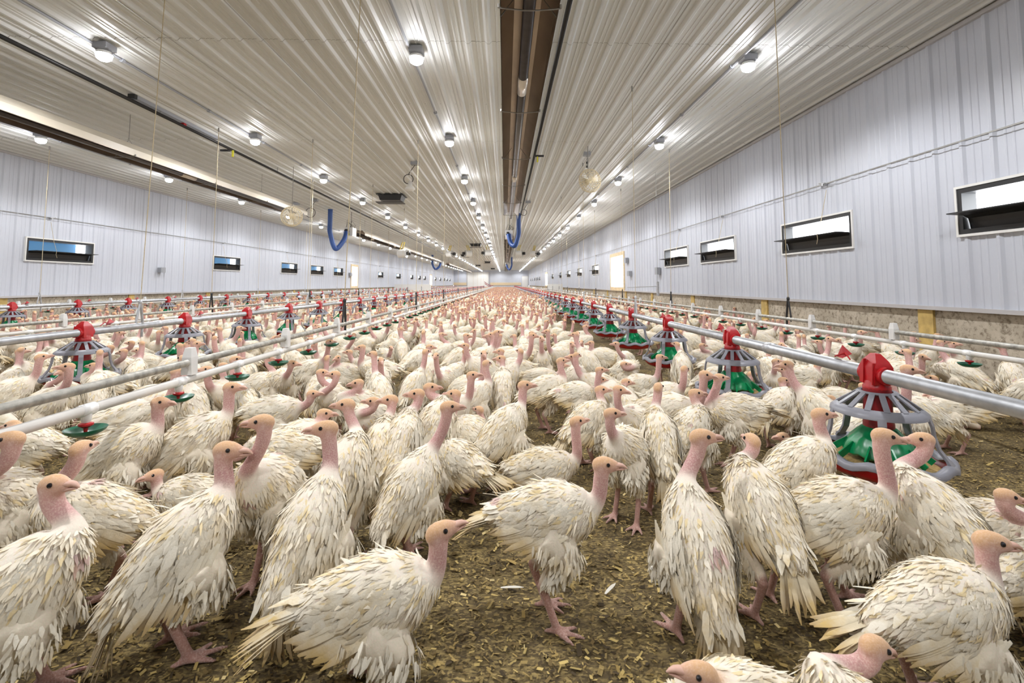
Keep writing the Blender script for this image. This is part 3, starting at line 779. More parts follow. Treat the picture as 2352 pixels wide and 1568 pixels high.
# white curtain fences far off and red gate ladder
p = at_y(1128, 655, 45)
t = thing('red_gate_frame', 'small red metal frame leaning at the far end of the aisle', 'gate', (at_y(1112,648,50).x, 50, 0))
b = MB(); b.tube([(0,0,1.05),(.5,0,.70),(.95,0,.62)], .03, 6); b.tube([(.05,0,.85),(.5,0,.55),(.9,0,.5)], .03, 6)
for k in range(6): b.tube([(.1+k*.14,0,.98-k*.085),(.12+k*.14,0,.82-k*.07)], .02, 5)
b.obj('frame', M['dred'], t)
tag(MB().box(XL+.05, at_y(990,660,32).x, 31.98, 32.02, 0, .78).obj('fence_panel', M['white']), 'low white partition panel across the far left of barn', 'partition')
tag(MB().box(2.45, XR-.05, 27.98, 28.02, 0, .80).obj('fence_panel', M['white']), 'low white partition panel by the far right wall', 'partition')

# ------------------------------------------------------------------ turkeys
def nrm(v): return v/np.maximum(np.linalg.norm(v, axis=-1, keepdims=True), 1e-9)
CREAM = np.array([.81,.755,.635]); PINK = np.array([.60,.345,.30]); MAUVE = np.array([.46,.22,.235])
CROWN = np.array([.66,.40,.21]); LEG = np.array([.42,.225,.185]); FACE = np.array([.66,.38,.31])
SPR = np.array([-.158,-.140,-.108,-.065,-.02,.03,.072,.100]) # torso stations
SRW = np.array([.010,.026,.044,.059,.069,.067,.052,.035]); SRH = np.array([.010,.027,.046,.064,.077,.075,.058,.039])
SZO = np.array([.022,.020,.012,.004,.0,.0,.004,.012])
def frames(P, L):
    T = np.gradient(P, axis=0); T = nrm(T); S = nrm(L-T*np.sum(T*L, axis=1, keepdims=True)); D = np.cross(T, S); return T, S, D
def loft(P, rw, rh, n, L=np.array([0.,1.,0.])):
    T, S, D = frames(P, L); a = np.linspace(0, 2*PI, n, endpoint=False)
    R = P[:,None,:]+S[:,None,:]*(rw[:,None]*np.cos(a))[...,None]+D[:,None,:]*(rh[:,None]*np.sin(a))[...,None]
    k = len(P); V = R.reshape(-1,3)
    f = [(i*n+j, i*n+(j+1)%n, (i+1)*n+(j+1)%n, (i+1)*n+j) for i in range(k-1) for j in range(n)]
    f += [tuple(range(n))[::-1], tuple((k-1)*n+j for j in range(n))]
    return V, f
def resample(P, rw, rh, m):
    d = np.r_[0, np.cumsum(np.linalg.norm(np.diff(P, axis=0), axis=1))]; t = np.linspace(0, d[-1], m)
    # smooth (cosine-ish) interpolation through a fine linear version
    Q = np.stack([np.interp(t, d, P[:,i]) for i in range(3)], 1); w = np.interp(t, d, rw); h = np.interp(t, d, rh)
    for _ in range(2):
        Q[1:-1] = .25*Q[:-2]+.5*Q[1:-1]+.25*Q[2:]; w[1:-1] = .25*w[:-2]+.5*w[1:-1]+.25*w[2:]; h[1:-1] = .25*h[:-2]+.5*h[1:-1]+.25*h[2:]
    return Q, w, h
class Pose: pass
def make_pose(bz=.235, pitch=20, head=None, hyaw=0, hpitch=8, sit=False, stance=(.02,-.02), tdroop=-12, tyaw=0, fat=1.0, rnd=None, r=None):
    """everything in the bird's own frame: +x forward, metres for a bird of scale 1"""
    p = Pose(); p.r = r or random.Random(1); th = rad(pitch)
    fx = np.array([math.cos(th), 0, math.sin(th)]); ux = np.array([-math.sin(th), 0, math.cos(th)]); p.fx, p.ux = fx, ux
    C = np.array([0, 0, bz]); p.C = C
    P = C+SPR[:,None]*fx+SZO[:,None]*ux
    if head is None: head = np.array([.14+.02*math.cos(th), 0, bz+.20])
    head = np.array(head, float)
    nb = P[-1]; hd = np.array([math.cos(rad(hyaw))*math.cos(rad(hpitch)), math.sin(rad(hyaw))*math.cos(rad(hpitch)), math.sin(rad(hpitch))])
    p.hd = hd; p.hl = nrm(np.cross(np.array([0,0,1.]), hd)); p.hu = np.cross(hd, p.hl)
    nt = head-hd*.008-p.hu*.012      # neck top
    ln = np.linalg.norm(nt-nb)
    c1 = nb+fx*ln*.32+np.array([0,0,-.006]); c2 = nt-np.array([0,0,1.])*ln*.42-hd*.004
    t = np.linspace(0,1,14)[1:,None]; B = (1-t)**3*nb+3*(1-t)**2*t*c1+3*(1-t)*t*t*c2+t**3*nt
    tt = t[:,0]; nw = np.interp(tt, [0,.10,.24,.5,.8,1], [.031,.0235,.0180,.0165,.0165,.0168]); nh = np.interp(tt, [0,.10,.24,.5,.8,1], [.035,.0270,.0205,.0182,.0180,.0180])
    p.P = np.vstack([P, B]); p.rw = np.r_[SRW*fat, nw]; p.rh = np.r_[SRH*fat, nh]; p.head = head; p.neck = B; p.nb = nb
    p.sit = sit
    p.legs = []
    for s, st in ((1, stance[0]), (-1, stance[1])):
        hip = C+fx*(-.01)-ux*.030+np.array([0, s*.040, 0])
        if sit:
            ank = np.array([.045, s*.048, .012]); hock = np.array([-.035, s*.050, .018]); knee = np.array([.055, s*.052, max(.04, bz-.06)])
        else:
            ank = np.array([st, s*.046, .012]); hock = np.array([st-.030, s*.044, .105 if bz < .26 else .115]); knee = np.array([.040+st*.4, s*.047, bz-.075])
        p.legs.append((hip, knee, hock, ank, s))
    p.tdroop, p.tyaw = tdroop, tyaw
    return p
def body_input(p):
    V = []; Fc = []; o = 0
    def add(v, f):
        nonlocal o
        V.append(v); Fc.extend([tuple(i+o for i in x) for x in f]); o += len(v)
    Q, w, h = resample(p.P, p.rw, p.rh, 44); p.Q, p.qw, p.qh = Q, w, h
    add(*loft(Q, w, h, 24))
    # skull: lofted from the nape to the base of the beak
    hd, hu, hl, H = p.hd, p.hu, p.hl, p.head
    st = np.array([-.030,-.026,-.016,-.003,.010,.021,.030,.036]); rw_ = np.array([.003,.011,.0168,.0178,.0162,.0125,.0088,.0062]); rh_ = np.array([.003,.012,.0192,.0208,.0190,.0150,.0108,.0080]); zo = np.array([.002,.002,.001,.001,.0,-.002,-.004,-.005])
    add(*loft(H+st[:,None]*hd+zo[:,None]*hu, rw_, rh_, 16, hl))
    for (hip, knee, hock, ank, s) in p.legs:
        P = np.array([hip, (hip+knee)/2, knee, knee*.5+hock*.5, hock*.85+knee*.15, hock]); r_ = np.array([.040,.038,.031,.023,.015,.0125])
        Q2, w2, h2 = resample(P, r_, r_*1.15, 12); add(*loft(Q2, w2, h2, 12))
        P = np.array([hock+np.array([-.002,0,.004]), hock*.6+ank*.4, ank+np.array([0,0,.010]), ank+np.array([.004,0,-.002])]); r_ = np.array([.0125,.0098,.0098,.0115])
        add(*loft(P, r_, r_, 10))
        for da, ln in ((-32,.056),(0,.070),(32,.056),(180,.028)):
            a = rad(da+s*6); d = np.array([math.cos(a), math.sin(a), 0]); side = np.array([-d[1], d[0], 0])
            P = np.array([ank+d*.002+np.array([0,0,-.001]), ank+d*ln*.35+np.array([0,0,-.003]), ank+d*ln*.7+np.array([0,0,-.005]), ank+d*ln+np.array([0,0,-.0075])]); P[:,2] = np.maximum(P[:,2], .0045)
            r_ = np.array([.0082,.0064,.0058,.0034]); add(*loft(P, r_, r_, 8, side))
    return np.vstack(V), Fc
def colour_body(me, p):
    n = len(me.vertices); co = np.empty(n*3); me.vertices.foreach_get('co', co); co = co.reshape(-1,3)
    S = []; R = []; C = []; A = []
    Q = p.Q; dn = np.linalg.norm(Q-p.nb, axis=1); i0 = int(np.argmin(dn)); k = len(Q)
    for i in range(k):
        S.append(Q[i]); R.append(p.qw[i])
        if i <= i0: C.append(CREAM); A.append(.8)
        else:
            t = (i-i0)/(k-1-i0)
            c = CREAM if t < .10 else (MAUVE*.55+PINK*.45 if t < .62 else (MAUVE*.35+PINK*.65 if t < .9 else PINK))
            C.append(c); A.append(.5)
    H = p.head
    for d, u, c in ((-.020,.006,CROWN),(-.005,.012,CROWN),(.010,.012,CROWN),(.024,.004,CROWN*.7+FACE*.3),(-.012,-.008,PINK),(.004,-.008,FACE),(.020,-.010,FACE),(.033,-.005,FACE)):
        S.append(H+p.hd*d+p.hu*u); R.append(.012); C.append(c); A.append(.25)
    for (hip, knee, hock, ank, s) in p.legs:
        for t in np.linspace(0,1,5): S.append(hip*(1-t)+knee*t); R.append(.04); C.append(CREAM*np.array([.95,.93,.88])); A.append(.6)
        for t in np.linspace(.15,.75,5): S.append(knee*(1-t)+hock*t); R.append(.022); C.append(CREAM*np.array([.90,.84,.76])); A.append(.6)
        for t in np.linspace(0,1,6): S.append(hock*(1-t)+ank*t); R.append(.010); C.append(LEG); A.append(.3)
        for a in (-30,0,30,180):
            d = np.array([math.cos(rad(a)), math.sin(rad(a)), 0]); S.append(ank+d*.03); S.append(ank+d*.055); R += [.008,.008]; C += [LEG*.92,LEG*.85]; A += [.4,.5]
    S = np.array(S); R = np.array(R); C = np.array(C); A = np.array(A)
    D = np.linalg.norm(co[:,None,:]-S[None], axis=2)-R[None]*.75
    D2 = D-D.min(axis=1, keepdims=True); W = np.exp(-(D2/.004)); W /= W.sum(1, keepdims=True)
    col = np.ones((n,4)); col[:,:3] = W@C; col[:,3] = W@A
    # pale ear spot
    for s in (1,-1):
        e = H-p.hd*.009-p.hu*.004+p.hl*s*.0175; dd = np.linalg.norm(co-e, axis=1); w_ = np.clip(1-dd/.006, 0, 1)[:,None]*.6
        col[:,:3] = col[:,:3]*(1-w_)+np.array([.86,.66,.60])*w_
    set_col(me, col)
def set_col(me, col):
    a = me.color_attributes.new('Col', 'FLOAT_COLOR', 'POINT'); a.data.foreach_set('color', col.astype(np.float32).ravel())
def feathers(base, dirn, nor, ln, wd, lift, curl, col, alpha, tipcol=None, seg=4, ragged=0.0):
    """arrays of feather blades -> verts, faces, colours; 3 across, seg along"""
    n = len(base); s = np.linspace(0,1,seg); prof = np.interp(s, [0,.25,.6,.85,1], [.45,.9,1,.75,.18])
    side = nrm(np.cross(nor, dirn)); V = np.empty((n,seg,3,3)); Cc = np.ones((n,seg,3,4))
    for i in range(seg):
        c = base+dirn*(ln*s[i])[:,None]+nor*(lift*s[i]*ln-curl*s[i]**2*ln)[:,None]
        jit = (rng.uniform(-1,1,n)*ragged*wd) if ragged else 0
        for j, o in enumerate((-1,0,1)):
            V[:,i,j] = c+side*((wd*.5*prof[i]*o)+(jit*(i == seg-1)))[:,None]+nor*(wd*.06*(1-abs(o)))[:,None]
        Cc[:,i,:,:3] = (col if tipcol is None else col*(1-s[i]**2)+tipcol*s[i]**2)[:,None,:] if isinstance(col, np.ndarray) and col.ndim == 2 else col
        Cc[:,i,:,3] = (alpha*(.25+.75*s[i]))[:,None]
    V = V.reshape(-1,3); Cc = Cc.reshape(-1,4)
    b = (np.arange(n)*seg*3)[:,None]; q = []
    for i in range(seg-1):
        for j in range(2): q.append(np.concatenate([b+i*3+j, b+i*3+j+1, b+(i+1)*3+j+1, b+(i+1)*3+j], 1))
    return V, np.vstack(q), Cc
def np_mesh(name, V, Q, C, mat, smooth=True):
    global NV; NV += len(V)
    me = bpy.data.meshes.new(name); me.vertices.add(len(V)); me.vertices.foreach_set('co', V.astype(np.float32).ravel())
    n = len(Q); k = Q.shape[1]; me.loops.add(n*k); me.polygons.add(n)
    me.loops.foreach_set('vertex_index', Q.astype(np.int32).ravel()); me.polygons.foreach_set('loop_start', np.arange(0, n*k, k, dtype=np.int32))
    try: me.polygons.foreach_set('loop_total', np.full(n, k, dtype=np.int32))
    except Exception: pass
    me.polygons.foreach_set('use_smooth', np.ones(n, dtype=bool)); me.materials.append(mat); me.update(calc_edges=True)
    set_col(me, C); return me
def plumage(p, nf=620, size=1.0):
    Q, w, h = p.Q, p.qw, p.qh; T, S, D = frames(Q, np.array([0.,1.,0.]))
    i0 = int(np.argmin(np.linalg.norm(Q-p.nb, axis=1))); k1 = min(len(Q)-2, i0+int((len(Q)-i0)*.13))
    u = rng.beta(1.15,.95,nf)*(k1-1.5)+1.5; i = u.astype(int); f = (u-i)[:,None]; a = rng.uniform(0, 2*PI, nf)
    def mix(X): return X[i]*(1-f)+X[i+1]*f
    P_, S_, D_, T_ = mix(Q), nrm(mix(S)), nrm(mix(D)), nrm(mix(T)); f1 = f[:,0]; w_ = w[i]*(1-f1)+w[i+1]*f1; h_ = h[i]*(1-f1)+h[i+1]*f1
    ca, sa = np.cos(a)[:,None], np.sin(a)[:,None]; nor = nrm(S_*ca/w_[:,None]+D_*sa/h_[:,None]); pos = P_+S_*ca*w_[:,None]+D_*sa*h_[:,None]-nor*.0012
    ds = np.linalg.norm(np.gradient(Q, axis=0), axis=1); sl = np.gradient((w+h)/2)/ds; sl = (sl[i]*(1-f1)+sl[i+1]*f1)[:,None]
    Dd = np.cross(T_, S_); nor = nrm(nor-T_*np.clip(sl, -1.2, 1.2))
    g = np.array([0,0,-1.]); dr = -T_+g*.42+rng.normal(0,.24,(nf,3)); dr = nrm(dr-nor*np.sum(dr*nor,1,keepdims=True))
    nk = np.clip((u-i0+2)/6, 0, 1)          # shorter towards the neck
    low = np.clip(-sa[:,0], 0, 1)
    ln = (rng.uniform(.016,.032,nf))*(1-.50*nk)*size; wd = rng.uniform(.0048,.0098,nf)*(1-.40*nk)*size
    lift = rng.uniform(.04,.17,nf)+(rng.random(nf) < .05)*rng.uniform(.2,.5,nf)*(sa[:,0] > -.1); curl = rng.uniform(.02,.13,nf)
    base = CREAM*rng.uniform(.96,1.06,nf)[:,None]*np.array([1.02,1.0,.98]); yel = (rng.random(nf) < .14)[:,None]
    base = np.where(yel, base*np.array([.95,.86,.64]), base)
    for _ in range(2):
        c0 = pos[rng.integers(nf)]; m_ = np.linalg.norm(pos-c0, axis=1) < rng.uniform(.008,.020); base[m_] = base[m_]*.35+np.array([.60,.36,.38])*.65
    rear = np.clip(1-(u/12), 0, 1)
    al = .45+.45*rear+.25*rng.random(nf)
    out = [feathers(pos, dr, nor, ln, wd, lift, curl, np.clip(base,0,.93), al, ragged=.45, seg=3)]
    m = nf//6                      # shaggy thighs
    for (hip, knee, hock, ank, s) in p.legs:
        if p.sit: continue
        t = rng.random(m)[:,None]; two = t < .5
        c = np.where(two, hip*(1-2*t)+knee*2*t, knee*(1-(2*t-1)*.8)+hock*(2*t-1)*.8); R_ = np.interp(t[:,0], [0,.25,.5,.8,1], [.052,.048,.039,.0255,.0165]); a = rng.uniform(0,2*PI,m)
        n_ = nrm(np.stack([np.cos(a), np.sin(a), rng.normal(0,.15,m)], 1)); d_ = nrm(np.array([-.25,0,-1.])+rng.normal(0,.2,(m,3))); d_ = nrm(d_-n_*np.sum(d_*n_,1,keepdims=True))
        out.append(feathers(c+n_*(R_*.95)[:,None], d_, n_, rng.uniform(.016,.030,m)*size, rng.uniform(.006,.010,m)*size, rng.uniform(.16,.34,m), rng.uniform(.0,.15,m), np.clip(CREAM*rng.uniform(.88,1.05,m)[:,None],0,.93), .5+.3*rng.random(m), ragged=.4, seg=3))
    return joinf(out)
def wing(p, s, nf=150):
    fx, ux = p.fx, p.ux; lat = np.array([0,float(s),0]); c = p.C+fx*-.006+lat*.060+ux*.008
    th = rng.uniform(0,2*PI,nf); rr = np.sqrt(rng.random(nf)); x = rr*np.cos(th)*.092; z = rr*np.sin(th)*.046
    bul = np.sqrt(np.maximum(0,1-rr**2))*.020
    pos = c+fx*x[:,None]+ux*(z-.10*np.maximum(-x,0)*0)[:,None]+lat*(bul-.010-np.abs(x)*.12)[:,None]
    nor = nrm(lat+fx*(x/.092*.35)[:,None]+ux*(z/.046*.45)[:,None]); dr = nrm(-fx*1.0-ux*.28+rng.normal(0,.16,(nf,3))); dr = nrm(dr-nor*np.sum(dr*nor,1,keepdims=True))
    base = np.clip(CREAM*rng.uniform(.92,1.09,nf)[:,None],0,.93); o = [feathers(pos, dr, nor, rng.uniform(.026,.046,nf), rng.uniform(.009,.015,nf), rng.uniform(.02,.20,nf), rng.uniform(.05,.25,nf), base, .3+.5*rng.random(nf), ragged=.4)]
    # flight feathers
    m = 16; t = np.linspace(0,1,m)
    pos = c+fx*(.050-.105*t)[:,None]+ux*(-.030+.030*t)[:,None]+lat*(.012-.010*t)[:,None]
    dr = nrm(-fx*1.0-ux*(.34-.16*t)[:,None]-lat*(.05+.16*t)[:,None]+rng.normal(0,.035,(m,3))); nor = nrm(lat*1.0+ux*.25*np.ones((m,1))-fx*.1); nor = nrm(nor-dr*np.sum(nor*dr,1,keepdims=True))
    base = np.clip(np.array([.86,.80,.66])*rng.uniform(.94,1.06,m)[:,None],0,.93)
    o.append(feathers(pos, dr, nor, .125-.035*t+rng.uniform(-.01,.01,m), np.full(m,.0135), rng.uniform(0,.05,m), rng.uniform(.0,.08,m), base, .75+.2*rng.random(m), tipcol=np.array([.55,.40,.20]), seg=6, ragged=.2))
    return o
def tailf(p):
    b = p.C+p.fx*-.124+p.ux*.018; pa = rad(p.tdroop); y0 = rad(p.tyaw); m = 15; t = np.linspace(-1,1,m)
    dm = -p.fx*math.cos(pa)+p.ux*math.sin(pa); lat = np.array([0,1.,0]); dm = dm*math.cos(y0)+lat*math.sin(y0)
    dr = nrm(dm+lat*(.30*t)[:,None]+rng.normal(0,.05,(m,3))); nor = nrm(p.ux-.5*lat*t[:,None]); nor = nrm(nor-dr*np.sum(nor*dr,1,keepdims=True))
    base = np.clip(np.array([.84,.76,.58])*rng.uniform(.92,1.06,m)[:,None],0,.93)
    o = [feathers(b+lat*(.022*t)[:,None]+p.ux*(-.008*np.abs(t))[:,None], dr, nor, .120-.02*np.abs(t)+rng.uniform(-.018,.012,m), np.full(m,.015), rng.uniform(-.05,.08,m), rng.uniform(0,.18,m), base, .8+.2*rng.random(m), tipcol=np.array([.45,.31,.14]), seg=6, ragged=.5)]
    m = 46; t = rng.uniform(-1,1,m); tt = rng.uniform(-1,1,m)
    dr = nrm(dm+lat*(.25*t)[:,None]+p.ux*(.25*tt)[:,None]+rng.normal(0,.1,(m,3))); nor = nrm(p.ux*np.sign(tt)[:,None]+lat*(.6*t)[:,None]); nor = nrm(nor-dr*np.sum(nor*dr,1,keepdims=True))
    base = np.clip(CREAM*rng.uniform(.9,1.07,m)[:,None],0,.93)
    o.append(feathers(b+p.fx*rng.uniform(0,.045,m)[:,None]+lat*(.030*t)[:,None]+p.ux*(.024*tt)[:,None], dr, nor, rng.uniform(.035,.06,m), rng.uniform(.012,.018,m), rng.uniform(0,.2,m), rng.uniform(0,.2,m), base, .6+.4*rng.random(m), ragged=.3))
    return o
def joinf(lst):
    V, Q, C = [], [], []; o = 0
    for v, q, c in lst: V.append(v); Q.append(q+o); C.append(c); o += len(v)
    return np.vstack(V), np.vstack(Q), np.vstack(C)
def beak_mb(p):
    H, hd, hu, hl = p.head, p.hd, p.hu, p.hl; b = MB()
    st = np.array([.026,.034,.042,.048,.053]); P = H+st[:,None]*hd+np.array([-.001,-.0015,-.003,-.0065,-.0110])[:,None]*hu
    V, f = loft(P, np.array([.0092,.0080,.0062,.0040,.0012]), np.array([.0062,.0058,.0048,.0032,.0012]), 12, hl); b.add(V, f)
    st = np.array([.022,.032,.041,.048]); P = H+st[:,None]*hd+np.array([-.0105,-.0105,-.0110,-.0120])[:,None]*hu
    V, f = loft(P, np.array([.0080,.0066,.0046,.0015]), np.array([.0038,.0034,.0026,.0012]), 10, hl); b.add(V, f); return b
PENDING = []; NV = 0
def turkey(p, voxel=.0044, nf=620, name='turkey'):
    """Empty root with body, plumage, wings, tail, beak and eyes as parts; body is fused by a voxel remesh later"""
    t = bpy.data.objects.new(name, None); COL.objects.link(t); t.empty_display_size = .05
    V, f = body_input(p); me = bpy.data.meshes.new('tmp'); me.from_pydata(V.tolist(), [], f); me.update()
    o = link('body', me, t); m = o.modifiers.new('r', 'REMESH'); m.mode = 'VOXEL'; m.voxel_size = voxel; m.use_smooth_shade = True
    s = o.modifiers.new('s', 'SMOOTH'); s.factor = .5; s.iterations = 4
    PENDING.append((o, p))
    link('plumage', np_mesh('plumage', *plumage(p, nf), M['plume']), t)
    for sd in (1,-1): link('wing', np_mesh('wing', *joinf(wing(p, sd)), M['plume']), t)
    link('tail', np_mesh('tail', *joinf(tailf(p)), M['plume']), t)
    autosmooth(beak_mb(p).obj('beak', M['beak'], t), 60)
    for sd in (1,-1):
        e = p.head+p.hd*.0095+p.hu*.0045+p.hl*sd*.0148
        MB().ell(e, (.0046,.0046,.0046), 10, 8).obj('eye', M['eye'], t, True)
    return t
def resolve():
    bpy.context.view_layer.update(); dg = bpy.context.evaluated_depsgraph_get(); new = []
    for o, p in PENDING: new.append(bpy.data.meshes.new_from_object(o.evaluated_get(dg)))
    for (o, p), me in zip(PENDING, new):
        me.name = 'body'; o.modifiers.clear(); old = o.data; o.data = me; bpy.data.meshes.remove(old)
        me.materials.clear(); me.materials.append(M['skin']); colour_body(me, p)
        me.polygons.foreach_set('use_smooth', [True]*len(me.polygons))
    PENDING.clear()

# --- birds read from the photograph: body px, foot y, head px, heading (0 right, 90 away), pitch, head yaw, opts, label
def spec(bx, by, fy, hx, hy, hdg, pit, hyw, lab=None, sc=1.0, hp=6, **kw): return (bx, by, fy, hx, hy, hdg, pit, hyw, lab, sc, hp, kw)
W = 'white turkey '
BIRDS = [
 spec(1262,1180,1425,1388,1068,350,10,350,W+'standing alone on open litter at centre front, facing right, both legs clear'),
 spec(862,1372,1590,1012,1222,5,12,15,W+'with ragged back and head raised right, nearest the camera at bottom centre', 1.08, 22),
 spec(712,1215,1450,748,985,72,52,190,W+'seen from behind with long drooping tail, head turned left, left of centre front', 1.08),
 spec(420,1255,1500,522,1035,42,46,0,W+'with long body slanting down to left and head raised, left front', 1.12, 4),
 spec(40,1360,1640,125,1115,30,46,350,W+'cropped by the bottom left corner, large purple neck', 1.1, 12),
 spec(5,1150,1400,22,1010,270,30,200,W+'cut by the left edge with dark face behind the corner bird'),
 spec(205,1180,1410,186,1030,185,15,90,W+'seen with back of head under the nearest green cup, tail to right'),
 spec(440,1140,1250,360,1115,185,5,235,W+'small one peering over between two large left front birds', .9),
 spec(285,1035,1235,368,925,12,30,0,W+'reaching its beak to second green cup on the left drinker line'),
 spec(450,1000,1195,532,890,20,32,5,W+'facing right, just behind the second green cup on the left'),
 spec(618,1115,1360,602,970,262,32,185,W+'front view with yellow crown turned left, between large left front birds', 1.0, 4),
 spec(650,1035,1200,555,1035,190,5,190,W+'mostly hidden with beak left, behind the left front birds', .95, -5),
 spec(795,1080,1280,795,930,80,50,185,W+'seen from behind with head turned left, centre left'),
 spec(945,1120,1290,1032,935,48,46,8,W+'with tall purple neck facing right, centre left, tail pointing down'),
 spec(925,1010,1190,958,905,80,40,185,W+'with open beak facing left, centre left'),
 spec(885,1030,1195,895,928,100,45,190,W+'seen from behind with head turned back left, left of the open beaked one'),
 spec(1000,975,1130,988,890,70,40,8,W+'looking right behind the two tall necked centre left birds'),
 spec(1055,1060,1165,1010,985,140,10,150,W+'hunched with draggled tail drooping right, centre, behind tall necked bird'),
 spec(1085,1000,1120,1043,905,150,15,175,W+'with yellow stained tail drooping right, just left of the centre gap'),
 spec(1158,985,1130,1205,885,35,36,5,W+'facing right with slim raised neck, upper centre, left leg clear'),
 spec(1250,1075,1165,1325,968,5,4,15,W+'sitting and facing right behind the lone centre front bird', 1.0, 12, sit=True),
 spec(1435,1030,1200,1405,950,235,30,5,W+'front view with both legs clear, just right of the lone centre bird', .95),
 spec(1350,965,1075,1382,905,30,28,0,W+'with bare purple breast patch, right of the centre gap'),
 spec(1515,1005,1170,1512,890,85,46,60,W+'seen from behind, wings drooping each side, right of centre'),
 spec(1585,985,1130,1600,912,40,30,0,W+'facing right just behind the tall rear view bird on the right'),
 spec(1685,945,1080,1652,868,175,0,10,W+'with sore pink rump turned right, left of the nearest feeder'),
 spec(1600,1240,1460,1612,1005,95,58,3,W+'seen from behind standing tall, head right, right front', 1.1),
 spec(1745,1155,1400,1727,1012,100,42,95,W+'seen from behind with back of pink head, right front'),
 spec(1838,1065,1290,1885,952,12,28,0,W+'with tall neck reaching to the rim of the nearest feeder'),
 spec(1928,1175,1405,2032,1003,355,14,352,W+'facing right with beak before the nearest feeder green cone', 1.06, -4),
 spec(2150,1180,1410,2118,1010,110,38,165,W+'seen from behind with beak turned left at the nearest feeder', 1.02, 4),
 spec(2165,1395,1640,2275,1245,8,10,350,W+'large fluffy one at bottom right with purple head turned right', 1.05, 0),
 spec(2015,1770,1900,2010,1488,120,35,15,W+'showing only a yellowish head at the bottom right corner edge', 1.0, -15),
 spec(1690,1640,1800,1605,1555,190,10,180,W+'showing only its beak and crown at the bottom edge', 1.0, 18),
 spec(2275,1215,1360,2312,1140,330,15,350,W+'small dark faced one at the right edge beside the nearest feeder', .95, -6),
 spec(2400,1320,1500,2480,1200,0,10,350,W+'cut off by the right edge beside the large fluffy one'),
 spec(2062,1240,1335,2005,1205,185,5,185,W+'greyish one sitting behind legs of the bird at the nearest feeder', .95, 0, sit=True),
]
MID = [ # body, head, heading, pitch, head yaw (feet depth from body height)
 (632,945,718,905,5,4,0),(700,1010,745,950,10,6,10),(868,850,830,798,180,6,180),(649,874,672,835,300,15,5),(592,885,617,822,40,20,0),
 (705,850,757,785,5,22,5),(843,790,852,752,350,15,5),(902,795,920,757,350,12,5),(800,815,813,770,280,30,290),(792,857,775,822,200,10,250),
 (755,905,739,856,300,20,10),(765,915,769,860,260,20,185),(985,850,987,797,88,50,10),(950,828,905,815,60,20,20),(1013,810,1014,768,30,25,5),
 (858,960,857,922,250,20,185),(830,930,847,880,200,20,190),(1053,822,1072,771,35,30,0),(1089,793,1110,758,20,10,0),(1123,806,1119,772,280,25,185),
 (1168,813,1147,771,170,8,180),(1180,845,1149,807,190,6,180),(1085,915,1117,835,32,28,60),(1155,888,1151,826,92,46,185),(1229,787,1221,765,195,6,5),
 (1253,893,1289,829,8,18,10),(1323,866,1314,820,275,28,185),(1306,797,1273,770,172,6,180),(1338,787,1344,750,20,20,5),(1384,820,1357,788,178,6,182),
 (1437,828,1415,790,250,15,185),(1465,885,1516,820,8,10,5),(1323,906,1380,872,5,5,5),(1410,905,1378,850,200,15,5),(1440,930,1432,886,100,30,5),(1437,850,1425,837,300,20,5),
 (1607,822,1607,793,330,20,5),(1567,843,1557,798,80,55,120),(1771,847,1765,810,90,15,80),(1788,928,1808,895,30,25,5),(1845,864,1880,850,0,0,0),
 (1967,798,1926,783,175,5,182),(2031,796,2020,784,260,25,182),(2194,857,2174,818,150,15,182),(2085,850,2073,832,240,20,200),(2185,935,2140,905,155,-5,182),
 (330,833,351,805,200,10,185),(160,860,175,820,330,20,5),(240,880,215,840,200,20,182),(290,850,283,808,270,30,182),(262,830,253,798,260,25,182),
 (312,815,308,788,240,20,182),(396,815,391,788,330,20,5),(430,825,423,796,20,25,5),(145,905,145,852,270,30,272),(472,908,514,840,25,28,5),(60,1020,20,985,180,10,182),
]
placed = []          # (x, y, radius)
ROOTS = []           # (obj, projected x, y, label or None, world pos, facing)
def build_spec(s, hi=True):
    bx, by, fy, hx, hy, hdg, pit, hyw, lab, sc, hp, kw = s
    if fy is None:
        zb = .225*sc; g = at_z(bx, by, zb); Y = g.y
    else:
        g0 = at_z(bx, fy, 0); Y = g0.y
    B = at_y(bx, by, Y); h = rad(hdg); fwd = Vector((math.cos(h), math.sin(h)))
    rr = random.Random(int(bx*7+by))
    Hd = at_y(hx, hy, Y+.13*sc*fwd.y*math.cos(rad(pit)))
    d = Hd-Vector((B.x, B.y, 0)); loc = np.array([d.x*fwd.x+d.y*fwd.y, -d.x*fwd.y+d.y*fwd.x, d.z])/sc
    bz = B.z/sc
    # keep the neck plausible
    sit = kw.get('sit', False)
    bz = min(max(bz, .10), .30 if pit > 40 else .27)
    nb = np.array([.105*math.cos(rad(pit)), 0, bz+.105*math.sin(rad(pit))]); v = loc-nb; L = np.linalg.norm(v)
    hm = math.hypot(v[0], v[1]); lim = .125 if hi else .085
    if hm > lim and not (hi and hdg == 155): v[0] *= lim/hm; v[1] *= lim/hm; loc = nb+v; L = np.linalg.norm(v)
    Lm = .25 if hi else .21
    if L > Lm: loc = nb+v*Lm/L
    if L < .07: loc = nb+v*.07/max(L, .01)
    loc[2] = max(loc[2], .05)
    st = rr.uniform(.0,.04); stn = (st, -st) if rr.random() < .5 else (-st, st)
    p = make_pose(bz, pit, loc, hyw-hdg, hp, sit, stn, rr.uniform(-30,-5), rr.uniform(-12,12), rr.uniform(.95,1.05))
    t = turkey(p, .0046 if hi else .0060, 2000 if hi else 850)
    t.location = (B.x, B.y, 0); t.rotation_euler = (0,0,h); t.scale = (sc,sc,sc)
    placed.append((B.x, B.y, .10)); ROOTS.append([t, bx, by, lab, (B.x, B.y), hyw]); return t
for s in BIRDS: build_spec(s)
